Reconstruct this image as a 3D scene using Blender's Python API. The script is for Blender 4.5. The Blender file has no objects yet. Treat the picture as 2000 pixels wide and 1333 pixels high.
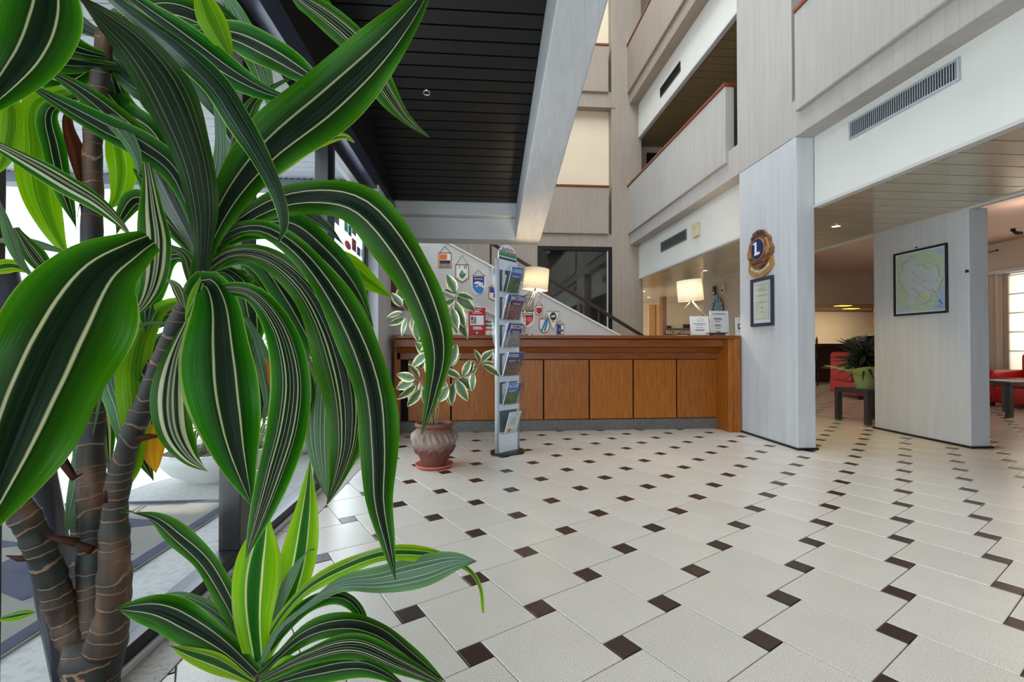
import bpy, bmesh, math, random
from mathutils import Vector, Matrix
random.seed(7)
sc = bpy.context.scene
COL = sc.collection
PI = math.pi

# ------------------------------------------------------------------ camera, sky, sun, big lights, exposure
F_PX, YAW, PITCH, CAM_H = 905.0, math.radians(-4.5), math.radians(0.64), 1.0
cd = bpy.data.cameras.new('camera'); cam = bpy.data.objects.new('camera', cd); COL.objects.link(cam)
cam.location = (0, 0, CAM_H); cam.rotation_euler = (PI / 2 + PITCH, 0, YAW)
cd.sensor_width = 36; cd.lens = F_PX / 2000 * 36; cd.clip_start = 0.02
sc.camera = cam

w = bpy.data.worlds.new('sky'); sc.world = w; w.use_nodes = True
bg = w.node_tree.nodes['Background']; bg.inputs[0].default_value = (0.80, 0.90, 1.0, 1); bg.inputs[1].default_value = 2.6

def light(kind, name, loc, energy, color=(1, 1, 1), rot=(0, 0, 0), size=1, size_y=None, **kw):
    l = bpy.data.lights.new(name, kind); l.energy = energy; l.color = color
    if kind == 'AREA':
        l.size = size
        if size_y: l.shape = 'RECTANGLE'; l.size_y = size_y
    elif kind == 'SUN': l.angle = math.radians(1)
    else: l.shadow_soft_size = size
    for k, v in kw.items(): setattr(l, k, v)
    o = bpy.data.objects.new(name, l); COL.objects.link(o); o.location = loc; o.rotation_euler = rot
    return o
sd = Vector((-0.06, -1, -0.9)).normalized()
light('SUN', 'sun', (0, 20, 20), 4.0, (1, .96, .9), sd.to_track_quat('-Z', 'Y').to_euler())
light('AREA', 'skylight', (1.2, 4.0, 9.3), 235, (.93, .97, 1), (0, 0, 0), 3.2, 7.5)
light('AREA', 'rear_fill_light', (.55, -2.95, 1.6), 12, (.90, .95, 1), (PI / 2, 0, 0), 2.8, 2.6)  # fill added at the unseen opening behind the camera, also for leaf highlights
light('AREA', 'facade_daylight', (-1.25, 3.2, 1.35), 46, (.90, .96, 1), (0, -PI / 2, 0), 2.3, 3.0)
light('AREA', 'lounge_window_light', (10.0, 5.7, 1.5), 130, (1, .95, .88), (0, PI / 2, 0), 1.7, 3.6)
vs = sc.view_settings
vs.view_transform = 'Standard'; vs.look = 'None'; vs.gamma = 1; vs.use_curve_mapping = False; vs.exposure = 0.32

# ------------------------------------------------------------------ camera geometry helper (pixel + depth -> point in the room)
_fw = Vector((-math.sin(YAW) * math.cos(PITCH), math.cos(YAW) * math.cos(PITCH), math.sin(PITCH)))
_rt = Vector((math.cos(YAW), math.sin(YAW), 0)); _up = _rt.cross(_fw); _C = Vector((0, 0, CAM_H))
def ray(px, py): return _fw + _rt * ((px - 1000) / F_PX) - _up * ((py - 666.5) / F_PX)
def at(px, py, d): return _C + ray(px, py) * d
def onX(px, py, x): r = ray(px, py); return _C + r * (x / r.x)
def onY(px, py, y): r = ray(px, py); return _C + r * (y / r.y)
def onZ(px, py, z): r = ray(px, py); return _C + r * ((z - CAM_H) / r.z)

# ------------------------------------------------------------------ materials
def lin(c):
    f = lambda v: v / 12.92 if v <= .04045 else ((v + .055) / 1.055) ** 2.4
    return tuple(f(x / 255) for x in c) + (1,)
class NT:
    def __init__(s, name):
        s.m = bpy.data.materials.new(name); s.m.use_nodes = True; s.t = s.m.node_tree
        s.b = s.t.nodes['Principled BSDF']; s.out = s.t.nodes['Material Output']
    def n(s, k, **kw):
        x = s.t.nodes.new(k)
        for a, v in kw.items(): setattr(x, a, v)
        return x
    def l(s, a, b): s.t.links.new(a, b)
    def math(s, op, a, b=None, c=None):
        x = s.n('ShaderNodeMath', operation=op)
        for i, v in enumerate((a, b, c)):
            if v is None: continue
            if isinstance(v, (int, float)): x.inputs[i].default_value = v
            else: s.l(v, x.inputs[i])
        return x.outputs[0]
    def ramp(s, fac, stops, interp='LINEAR'):
        r = s.n('ShaderNodeValToRGB'); r.color_ramp.interpolation = interp; e = r.color_ramp.elements
        while len(e) < len(stops): e.new(0.5)
        for k, (p, c) in enumerate(stops): e[k].position = p; e[k].color = c
        s.l(fac, r.inputs[0]); return r.outputs[0]
    def mix(s, fac, a, b, mode='MIX'):
        x = s.n('ShaderNodeMix', data_type='RGBA', blend_type=mode)
        for i, v in ((0, fac), (6, a), (7, b)):
            if isinstance(v, (int, float)): x.inputs[i].default_value = v
            elif isinstance(v, tuple): x.inputs[i].default_value = v
            else: s.l(v, x.inputs[i])
        return x.outputs[2]
    def noise(s, scale, stretch=(1, 1, 1), detail=4, coord='Object'):
        tc = s.n('ShaderNodeTexCoord'); mp = s.n('ShaderNodeMapping'); mp.inputs['Scale'].default_value = stretch
        s.l(tc.outputs[coord], mp.inputs[0]); nz = s.n('ShaderNodeTexNoise'); nz.inputs['Scale'].default_value = scale
        nz.inputs['Detail'].default_value = detail; s.l(mp.outputs[0], nz.inputs['Vector']); return nz.outputs[0]
    def bump(s, h, strength=.3, dist=.01):
        b = s.n('ShaderNodeBump'); b.inputs['Strength'].default_value = strength; b.inputs['Distance'].default_value = dist
        s.l(h, b.inputs['Height']); s.l(b.outputs[0], s.b.inputs['Normal'])
    def base(s, c, rough=.5, metal=0.0, spec=.5):
        if isinstance(c, tuple): s.b.inputs['Base Color'].default_value = c
        else: s.l(c, s.b.inputs['Base Color'])
        s.b.inputs['Roughness'].default_value = rough; s.b.inputs['Metallic'].default_value = metal
        s.b.inputs['Specular IOR Level'].default_value = spec
        return s
def mul(c, k): return tuple(min(1, x * k) for x in c[:3]) + (1,)
def plain(name, rgb, rough=.5, metal=0.0, vary=.12, scale=8, stretch=(1, 1, 1), spec=.5, bump=0):
    t = NT(name); c = lin(rgb); nz = t.noise(scale, stretch)
    t.base(t.ramp(nz, [(.3, mul(c, 1 - vary)), (.7, mul(c, 1 + vary))]), rough, metal, spec)
    if bump: t.bump(nz, bump)
    return t.m
def emit(name, rgb, strength):
    t = NT(name); t.base(lin(rgb), .6); t.b.inputs['Emission Color'].default_value = lin(rgb)
    t.b.inputs['Emission Strength'].default_value = strength; return t.m
def concrete(name, rgb, along='z', lines=.5, rough=.75, board=.095):
    t = NT(name); c = lin(rgb)
    tc = t.n('ShaderNodeTexCoord'); sx = t.n('ShaderNodeSeparateXYZ'); t.l(tc.outputs['Object'], sx.inputs[0])
    X, Y, Z = sx.outputs
    u = t.math('ADD', X, Y) if along == 'z' else (t.math('ADD', X, Z) if along == 'y' else t.math('ADD', Y, Z))
    ub = t.math('DIVIDE', u, board); idx = t.math('FLOOR', ub); fr = t.math('FRACT', ub)
    wn = t.n('ShaderNodeTexWhiteNoise', noise_dimensions='1D'); t.l(idx, wn.inputs['W'])
    st = {'z': (6, 6, .5), 'y': (6, .5, 6), 'x': (.5, 6, 6)}[along]
    nz = t.noise(3, st, 6); nb = t.noise(1.1, (1, 1, 1), 3); nf = t.noise(90, (1, 1, 1), 2)
    col = t.ramp(nz, [(.25, mul(c, .91)), (.75, mul(c, 1.05))])
    bt = t.ramp(wn.outputs[0], [(0, (.965, .965, .965, 1)), (1, (1.0, 1.0, 1.0, 1))])
    col = t.mix(1.0, col, bt, 'MULTIPLY')
    col = t.mix(1.0, col, t.ramp(nb, [(.3, (.93, .925, .91, 1)), (.7, (1, 1, 1, 1))]), 'MULTIPLY')
    gap = t.math('LESS_THAN', fr, .035)
    pr = t.math('MULTIPLY', gap, t.math('MULTIPLY', t.math('GREATER_THAN', nz, .45), lines))
    col = t.mix(pr, col, mul(c, .55))
    t.base(col, rough, 0, .3)
    h = t.math('ADD', t.math('MULTIPLY', nz, .5), t.math('MULTIPLY', nf, .25))
    h = t.math('SUBTRACT', h, t.math('MULTIPLY', gap, .6)); t.bump(h, .35, .006)
    return t.m
def wood(name, c1, c2, stretch=(9, 9, .8), rough=.38, scale=5):
    t = NT(name); nz = t.noise(scale, stretch, 6); n2 = t.noise(40, stretch, 3)
    oi = t.n('ShaderNodeObjectInfo')
    f = t.math('ADD', t.math('MULTIPLY', nz, .75), t.math('MULTIPLY', n2, .3))
    f = t.math('ADD', f, t.math('MULTIPLY', t.math('SUBTRACT', oi.outputs['Random'], .5), .12))
    t.base(t.ramp(f, [(.3, lin(c1)), (.75, lin(c2))]), rough); t.bump(n2, .06, .002); return t.m
def speckle(name, rgb, dark, rough=.4, scale=260):
    t = NT(name); c = lin(rgb); nz = t.noise(scale, detail=2); nb = t.noise(2.5); oi = t.n('ShaderNodeObjectInfo')
    col = t.ramp(nz, [(.33, lin(dark)), (.5, c), (.75, mul(c, 1.06))])
    col = t.mix(1.0, col, t.ramp(nb, [(.3, (.93, .92, .90, 1)), (.7, (1, 1, 1, 1))]), 'MULTIPLY')
    col = t.mix(1.0, col, t.ramp(oi.outputs['Random'], [(0, (.93, .93, .92, 1)), (1, (1, 1, 1, 1))]), 'MULTIPLY')
    t.base(col, rough, 0, .45); t.bump(nz, .12, .002); return t.m
def glass(name, tint=(.95, .98, 1, 1), refl=.08, rough=0.0):
    t = NT(name); t.t.nodes.remove(t.b)
    tr = t.n('ShaderNodeBsdfTransparent'); tr.inputs[0].default_value = tint
    gl = t.n('ShaderNodeBsdfGlossy'); gl.inputs['Roughness'].default_value = rough
    lw = t.n('ShaderNodeLayerWeight'); lw.inputs[0].default_value = .5
    f = t.math('ADD', refl * .5, t.math('MULTIPLY', t.math('POWER', lw.outputs['Facing'], 5), .15))
    mx = t.n('ShaderNodeMixShader'); t.l(f, mx.inputs[0]); t.l(tr.outputs[0], mx.inputs[1]); t.l(gl.outputs[0], mx.inputs[2])
    t.l(mx.outputs[0], t.out.inputs[0]); return t.m
def cloth_translucent(name, rgb, tr=.5, rough=.8):
    t = NT(name); t.base(lin(rgb), rough); tl = t.n('ShaderNodeBsdfTranslucent'); tl.inputs[0].default_value = lin(rgb)
    mx = t.n('ShaderNodeMixShader'); mx.inputs[0].default_value = tr
    t.l(t.b.outputs[0], mx.inputs[1]); t.l(tl.outputs[0], mx.inputs[2]); t.l(mx.outputs[0], t.out.inputs[0]); return t.m
def leaf_mat(name, stops, trans=.45, rough=.3, streak=.16, spec=.2, coat=0):
    t = NT(name); uv = t.n('ShaderNodeUVMap'); sx = t.n('ShaderNodeSeparateXYZ'); t.l(uv.outputs[0], sx.inputs[0])
    oi = t.n('ShaderNodeObjectInfo'); sh = t.math('MULTIPLY', t.math('SUBTRACT', t.math('FRACT', t.math('MULTIPLY', oi.outputs['Random'], 7.31)), .5), .22)
    uu = t.math('SUBTRACT', t.math('MULTIPLY', sx.outputs[0], 2), 1)
    sh = t.math('MULTIPLY', sh, t.math('SUBTRACT', 1, t.math('POWER', t.math('ABSOLUTE', uu), 2)))
    a = t.math('ABSOLUTE', t.math('ADD', uu, sh))
    mp = t.n('ShaderNodeMapping'); mp.inputs['Scale'].default_value = (26, 1.2, 1); t.l(uv.outputs[0], mp.inputs[0])
    nz = t.n('ShaderNodeTexNoise', noise_dimensions='4D'); nz.inputs['Scale'].default_value = 1; nz.inputs['Detail'].default_value = 3
    t.l(mp.outputs[0], nz.inputs['Vector']); t.l(t.math('MULTIPLY', oi.outputs['Random'], 37), nz.inputs['W'])
    mp2 = t.n('ShaderNodeMapping'); mp2.inputs['Scale'].default_value = (1.2, 2.5, 1); t.l(uv.outputs[0], mp2.inputs[0])
    nl = t.n('ShaderNodeTexNoise'); nl.inputs['Scale'].default_value = 1; t.l(mp2.outputs[0], nl.inputs['Vector'])
    a2 = t.math('ADD', a, t.math('MULTIPLY', t.math('SUBTRACT', nl.outputs[0], .5), .10))
    a2 = t.math('ADD', a2, t.math('MULTIPLY', t.math('SUBTRACT', oi.outputs['Random'], .5), .10))
    col = t.ramp(a2, stops)
    k = t.ramp(nz.outputs[0], [(.3, (1 - streak * 2.2,) * 3 + (1,)), (.7, (1.0, 1.0, 1.0, 1))])
    col = t.mix(1.0, col, k, 'MULTIPLY')
    hs = t.n('ShaderNodeHueSaturation'); t.l(col, hs.inputs['Color'])
    t.l(t.math('ADD', .485, t.math('MULTIPLY', oi.outputs['Random'], .03)), hs.inputs['Hue'])
    t.base(hs.outputs[0], rough, 0, spec); t.bump(nz.outputs[0], .4, .004); t.b.inputs['Coat Weight'].default_value = coat; t.b.inputs['Coat Roughness'].default_value = .22
    tl = t.n('ShaderNodeBsdfTranslucent'); t.l(t.mix(1.0, hs.outputs[0], (1.0, 1.0, .5, 1), 'MULTIPLY'), tl.inputs[0])
    mx = t.n('ShaderNodeMixShader'); mx.inputs[0].default_value = trans
    t.l(t.b.outputs[0], mx.inputs[1]); t.l(tl.outputs[0], mx.inputs[2]); t.l(mx.outputs[0], t.out.inputs[0]); return t.m

M = {}
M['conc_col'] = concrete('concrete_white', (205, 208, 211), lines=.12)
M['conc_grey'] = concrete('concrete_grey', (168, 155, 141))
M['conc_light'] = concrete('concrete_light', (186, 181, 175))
M['conc_beam'] = concrete('concrete_beam', (204, 206, 208), along='y', lines=.5)
M['conc_cross'] = concrete('concrete_cross', (196, 199, 200), along='x', lines=.5)
M['cream'] = plain('cream_paint', (232, 215, 186), .8, vary=.03, scale=2)
M['beige'] = plain('beige_paint', (205, 187, 168), .8, vary=.05, scale=2)
M['white'] = plain('white_paint', (226, 226, 218), .7, vary=.03, scale=2)
M['dullwhite'] = plain('dull_white', (205, 203, 200), .6, vary=.05, scale=3)
M['pink'] = plain('pink_plaster', (200, 176, 164), .8, vary=.04, scale=2)
M['tile'] = speckle('tile_cream', (220, 212, 200), (182, 174, 162), .27)
M['dot'] = plain('tile_brown', (54, 34, 28), .3, vary=.15, scale=20)
M['grout'] = plain('grout', (96, 86, 78), .8)
M['granite'] = speckle('granite', (112, 108, 104), (60, 58, 58), .4, 120)
M['stone'] = speckle('threshold_stone', (168, 158, 146), (140, 132, 120), .5, 60)
M['wood'] = wood('counter_wood', (126, 66, 6), (182, 106, 20))
M['woodh'] = wood('counter_wood_horizontal', (104, 50, 8), (152, 82, 20), (.8, 9, 9))
M['rail'] = wood('handrail_wood', (104, 46, 20), (150, 76, 38), (3, .6, 3))
M['rail_dark'] = plain('stair_handrail', (52, 34, 28), .35)
M['slat_dark'] = plain('dark_slat', (13, 13, 12), .5, vary=.15, scale=3, stretch=(.5, 6, 6))
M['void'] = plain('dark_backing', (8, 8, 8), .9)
M['slat_metal'] = plain('metal_slat', (204, 196, 176), .2, .2, vary=.05, scale=2)
M['slat_gallery'] = plain('gallery_slat', (140, 118, 82), .45, vary=.06, scale=2)
M['slat_out'] = plain('canopy_slat', (168, 172, 178), .6, vary=.04)
M['black'] = plain('black_metal', (14, 13, 14), .32, vary=.1)
M['black_brown'] = plain('brown_black_metal', (22, 17, 16), .45, vary=.1)
M['bluegrey'] = plain('blue_grey_metal', (70, 74, 94), .3, .3, vary=.05)
M['glass'] = glass('clear_glass')
M['glass_dark'] = glass('dim_glass', (.55, .55, .53, 1), .22)
M['acrylic'] = glass('acrylic', (.93, .95, .97, 1), .07, .02)
M['alu'] = plain('aluminium', (214, 222, 228), .3, .35, vary=.03)
M['panel_blue'] = plain('stand_panel', (222, 232, 242), .3, 0, vary=.02)
M['panel_dark'] = plain('pocket_back', (88, 94, 102), .4, vary=.1)
M['terracotta'] = plain('terracotta', (150, 88, 74), .7, vary=.2, scale=12, bump=.2)
def pot_mat():
    t = NT('weathered_terracotta'); nz = t.noise(9, detail=6); geo = t.n('ShaderNodeNewGeometry')
    tc = t.n('ShaderNodeTexCoord'); sx = t.n('ShaderNodeSeparateXYZ'); t.l(tc.outputs['Object'], sx.inputs[0])
    band = t.math('SUBTRACT', 1, t.math('MINIMUM', 1, t.math('MULTIPLY', t.math('ABSOLUTE', t.math('SUBTRACT', sx.outputs[2], .24)), 8)))
    f = t.math('MULTIPLY', t.math('ADD', nz, t.math('MULTIPLY', geo.outputs['Pointiness'], .5)), band)
    t.base(t.ramp(f, [(.2, lin((112, 66, 54))), (.42, lin((122, 96, 86))), (.7, lin((146, 130, 120)))]), .75); t.bump(nz, .3, .004); return t.m
M['pot'] = pot_mat()
M['saucer'] = plain('saucer_clay', (190, 96, 78), .6, vary=.1)
M['soil'] = plain('soil', (58, 44, 34), .95, vary=.3, scale=40, bump=.5)
M['stem'] = plain('plant_stem', (140, 118, 92), .7, vary=.2, scale=30)
M['planter'] = plain('planter_grey', (70, 68, 68), .6)
M['bowl'] = plain('white_bowl', (222, 222, 216), .5, vary=.04)
M['red'] = plain('red_leather', (186, 22, 28), .38, vary=.1, scale=6)
M['darkwood'] = plain('dark_table', (58, 52, 56), .4, vary=.1)
M['barwood'] = wood('bar_wood', (52, 30, 22), (84, 50, 36), (.6, 6, 6))
M['brownpost'] = plain('brown_post', (116, 72, 40), .4)
M['doorwood'] = wood('door_wood', (190, 140, 80), (224, 178, 112))
M['firebox'] = plain('fire_cabinet', (112, 20, 28), .35, vary=.1)
M['gold'] = plain('aged_gold', (150, 108, 70), .42, .55, vary=.22, scale=30, bump=.25)
M['gold_light'] = plain('pale_gold', (186, 142, 88), .45, .4, vary=.12, scale=20)
M['royal'] = plain('royal_blue', (26, 36, 96), .35, vary=.08)
M['ink'] = plain('dark_ink', (44, 44, 54), .6)
M['paper'] = plain('paper', (236, 236, 232), .7, vary=.02)
M['paper_cream'] = plain('parchment', (226, 222, 190), .7, vary=.04)
M['inkgrey'] = plain('grey_ink', (150, 152, 158), .7)
M['red_print'] = plain('red_print', (178, 26, 34), .55, vary=.06)
M['orange_print'] = plain('orange_print', (226, 104, 40), .6)
M['navy'] = plain('navy_print', (44, 54, 128), .5, vary=.06)
M['sky_blue'] = plain('sky_blue_print', (36, 132, 204), .5, vary=.06)
M['green_print'] = plain('green_print', (30, 142, 92), .55, vary=.06)
M['pale_green'] = plain('pale_green_print', (208, 220, 184), .6, vary=.05, scale=30)
M['map_grey'] = plain('map_relief', (216, 220, 214), .6, vary=.05, scale=40)
M['map_sea'] = plain('map_sea', (186, 208, 232), .6, vary=.03)
M['map_yellow'] = plain('map_yellow', (218, 216, 164), .6, vary=.08, scale=30)
M['teal'] = plain('teal_print', (60, 150, 140), .6)
M['gold_fringe'] = plain('gold_fringe', (176, 124, 60), .7, vary=.2, scale=60)
M['cord'] = plain('cord', (150, 124, 92), .8)
M['photo_town'] = plain('town_photo', (140, 96, 84), .5, vary=.6, scale=60)
M['photo_hill'] = plain('hill_photo', (96, 116, 76), .5, vary=.5, scale=30)
M['photo_grey'] = plain('rock_photo', (150, 140, 136), .5, vary=.5, scale=50)
M['photo_night'] = plain('night_photo', (112, 84, 58), .5, vary=.8, scale=60)
M['bulb'] = emit('lamp_bulb', (255, 214, 150), 12)
M['down'] = emit('downlight_lens', (255, 226, 180), 9)
M['barlamp'] = emit('bar_lamp', (255, 206, 70), 2.2)
M['shade'] = cloth_translucent('lampshade', (250, 244, 232), .55)
M['blind'] = cloth_translucent('blind_cloth', (236, 232, 224), .6)
M['curtain'] = cloth_translucent('curtain_cloth', (236, 226, 210), .4)
M['wrap'] = cloth_translucent('green_wrap', (204, 222, 150), .4, .3)
M['chrome'] = plain('chrome', (210, 206, 196), .18, .9, vary=.02)
M['dish'] = plain('brown_dish', (88, 70, 62), .35)
M['sign_gold'] = plain('sign_letter_gold', (226, 196, 140), .45, vary=.04)
M['sign'] = wood('sign_wood', (70, 52, 40), (104, 80, 62), (1, 6, 6))
M['vent'] = plain('vent_metal', (176, 184, 188), .35, .6, vary=.03)
M['vent_grey'] = plain('vent_grey', (120, 120, 118), .45, .3)
M['plate'] = plain('wall_plate', (70, 100, 110), .4, vary=.4, scale=30)
M['pale_plastic'] = plain('pale_plastic', (216, 198, 160), .5)
M['grass_dark'] = plain('dark_palm_leaf', (34, 48, 26), .5, vary=.3)
M['yellowgreen'] = plain('succulent_leaf', (112, 140, 72), .5, vary=.25, scale=12)
M['bush'] = plain('bush_leaf', (120, 148, 120), .7, vary=.3, scale=20)
M['ground_out'] = speckle('paving_outside', (214, 212, 206), (196, 194, 188), .6, 30)
M['cornice'] = plain('cornice_slate', (96, 100, 110), .5)
M['pole'] = plain('grey_plastic_pole', (66, 68, 76), .3, vary=.08)
M['purple'] = plain('purple_print', (120, 70, 150), .5)
M['brick_print'] = plain('brick_red_print', (160, 80, 50), .5, vary=.3, scale=20)
M['peach_print'] = plain('peach_print', (226, 178, 140), .5, vary=.2, scale=20)
M['greyprint'] = plain('grey_print', (150, 156, 160), .5)
M['coral'] = plain('coral_print', (222, 110, 112), .5)
M['aqua'] = plain('aqua_print', (110, 206, 196), .5)
DK, CEN = lin((22, 50, 24)), lin((13, 32, 17))
CRM = lin((196, 200, 164)); GR = lin((38, 100, 8)); GR2 = lin((62, 132, 12)); EDG = lin((150, 180, 90))
M['leaf_dark'] = leaf_mat('leaf_dark_centre', [(0, CEN), (.27, DK), (.30, CRM), (.33, CRM), (.355, lin((22, 56, 12))), (.7, GR), (.965, GR2), (.985, EDG)])
M['leaf_multi'] = leaf_mat('leaf_many_stripes', [(0, lin((30, 46, 36))), (.09, CEN), (.11, CRM), (.13, DK), (.27, DK), (.29, CRM), (.33, CRM), (.35, DK), (.44, DK), (.46, CRM), (.48, lin((28, 70, 12))), (.75, GR), (.96, GR2), (.985, EDG)])
M['leaf_stripe'] = leaf_mat('leaf_cream_stripes', [(0, lin((44, 66, 48))), (.12, lin((180, 186, 154))), (.17, DK), (.33, lin((28, 48, 32))), (.37, CRM), (.56, CRM), (.60, lin((36, 84, 14))), (.8, GR), (.96, GR2), (.985, EDG)], .4)
M['leaf_bright'] = leaf_mat('leaf_bright_margin', [(0, lin((30, 92, 16))), (.26, lin((42, 110, 14))), (.30, lin((214, 218, 160))), (.35, lin((214, 218, 160))), (.39, lin((104, 164, 14))), (.8, lin((146, 196, 26))), (.96, lin((164, 206, 40))), (.985, EDG)], .5)
M['leaf_silver'] = leaf_mat('leaf_silvery_underside', [(0, lin((104, 134, 114))), (.13, lin((84, 118, 96))), (.17, lin((180, 194, 178))), (.21, lin((66, 100, 76))), (.42, lin((90, 124, 98))), (.46, lin((180, 192, 174))), (.50, lin((84, 122, 90))), (.96, lin((98, 146, 88))), (.985, EDG)], .3, .35)
M['leaf_green'] = leaf_mat('leaf_plain_green', [(0, lin((70, 136, 8))), (.3, lin((92, 160, 10))), (.33, lin((170, 204, 96))), (.35, lin((104, 172, 10))), (.96, lin((128, 190, 16))), (.985, EDG)], .55)
M['leaf_gloss'] = leaf_mat('leaf_glossy_dark', [(0, lin((24, 56, 36))), (.10, lin((14, 36, 22))), (.13, lin((96, 124, 98))), (.15, DK), (.40, lin((14, 38, 22))), (.43, lin((120, 146, 112))), (.455, DK), (.62, lin((20, 58, 24))), (.65, lin((90, 124, 84))), (.67, lin((24, 66, 22))), (.96, lin((34, 84, 18))), (.985, EDG)], .25, .34, spec=.5, coat=.22)
M['leaf_dead'] = leaf_mat('leaf_dead', [(0, lin((74, 40, 24))), (.5, lin((96, 54, 28))), (1, lin((70, 40, 24)))], .3, .7)
M['leaf_orange'] = leaf_mat('leaf_yellowed', [(0, lin((240, 150, 20))), (.5, lin((250, 176, 40))), (1, lin((230, 130, 20)))], .5, .5)
def cane_mat():
    t = NT('cane_bark'); uv = t.n('ShaderNodeUVMap'); sx = t.n('ShaderNodeSeparateXYZ'); t.l(uv.outputs[0], sx.inputs[0])
    nz = t.noise(16, (1, 1, 1), 5); n2 = t.noise(5, (1, 1, 1), 2)
    nv = t.noise(7, (.3, .3, 1.6), 1)
    v = t.math('ADD', t.math('ADD', sx.outputs[1], t.math('MULTIPLY', nv, 5.0)), t.math('MULTIPLY', t.math('SUBTRACT', nz, .5), 1.3))
    fr = t.math('FRACT', v); ring = t.ramp(fr, [(0, (1, 1, 1, 1)), (.05, (1, 1, 1, 1)), (.13, (0, 0, 0, 1)), (.96, (0, 0, 0, 1)), (1, (1, 1, 1, 1))])
    n3 = t.noise(40, (1, 1, .25), 5)
    patch = t.ramp(n2, [(.48, (0, 0, 0, 1)), (.62, (1, 1, 1, 1))])
    col = t.ramp(nz, [(.3, lin((10, 18, 15))), (.7, lin((28, 34, 26)))])
    col = t.mix(patch, col, t.ramp(n3, [(.3, lin((34, 21, 13))), (.7, lin((100, 70, 44)))]))
    rn = t.n('ShaderNodeRGBToBW'); t.l(ring, rn.inputs[0])
    rk = t.math('MULTIPLY', rn.outputs[0], t.math('ADD', .45, t.math('MULTIPLY', nz, .6)))
    col = t.mix(rk, col, lin((138, 104, 76)))
    t.base(col, .6); t.bump(t.math('ADD', n3, rn.outputs[0]), .6, .004); return t.m
M['cane'] = cane_mat()
def fig_leaf():
    t = NT('variegated_leaf'); uv = t.n('ShaderNodeUVMap'); sx = t.n('ShaderNodeSeparateXYZ'); t.l(uv.outputs[0], sx.inputs[0])
    a = t.math('ABSOLUTE', t.math('SUBTRACT', t.math('MULTIPLY', sx.outputs[0], 2), 1)); nz = t.noise(30, detail=3)
    a = t.math('ADD', a, t.math('MULTIPLY', t.math('SUBTRACT', nz, .5), .5))
    t.base(t.ramp(a, [(0, lin((62, 84, 60))), (.5, lin((92, 116, 78))), (.66, lin((112, 132, 86))), (.74, lin((226, 220, 160))), (1, lin((232, 226, 176)))]), .4); return t.m
M['fig'] = fig_leaf()
def carpet_mat():
    t = NT('carpet_weave'); wv = t.n('ShaderNodeTexWave'); wv.inputs['Scale'].default_value = 60; wv.inputs['Distortion'].default_value = 1
    tc = t.n('ShaderNodeTexCoord'); t.l(tc.outputs['Object'], wv.inputs['Vector'])
    t.base(t.ramp(wv.outputs[0], [(0, lin((134, 130, 122))), (1, lin((172, 166, 152)))]), .95); t.bump(wv.outputs[0], .4, .004); return t.m
M['carpet'] = carpet_mat()
M['carpet_navy'] = plain('carpet_navy', (64, 68, 92), .95, vary=.15, scale=80)

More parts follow.
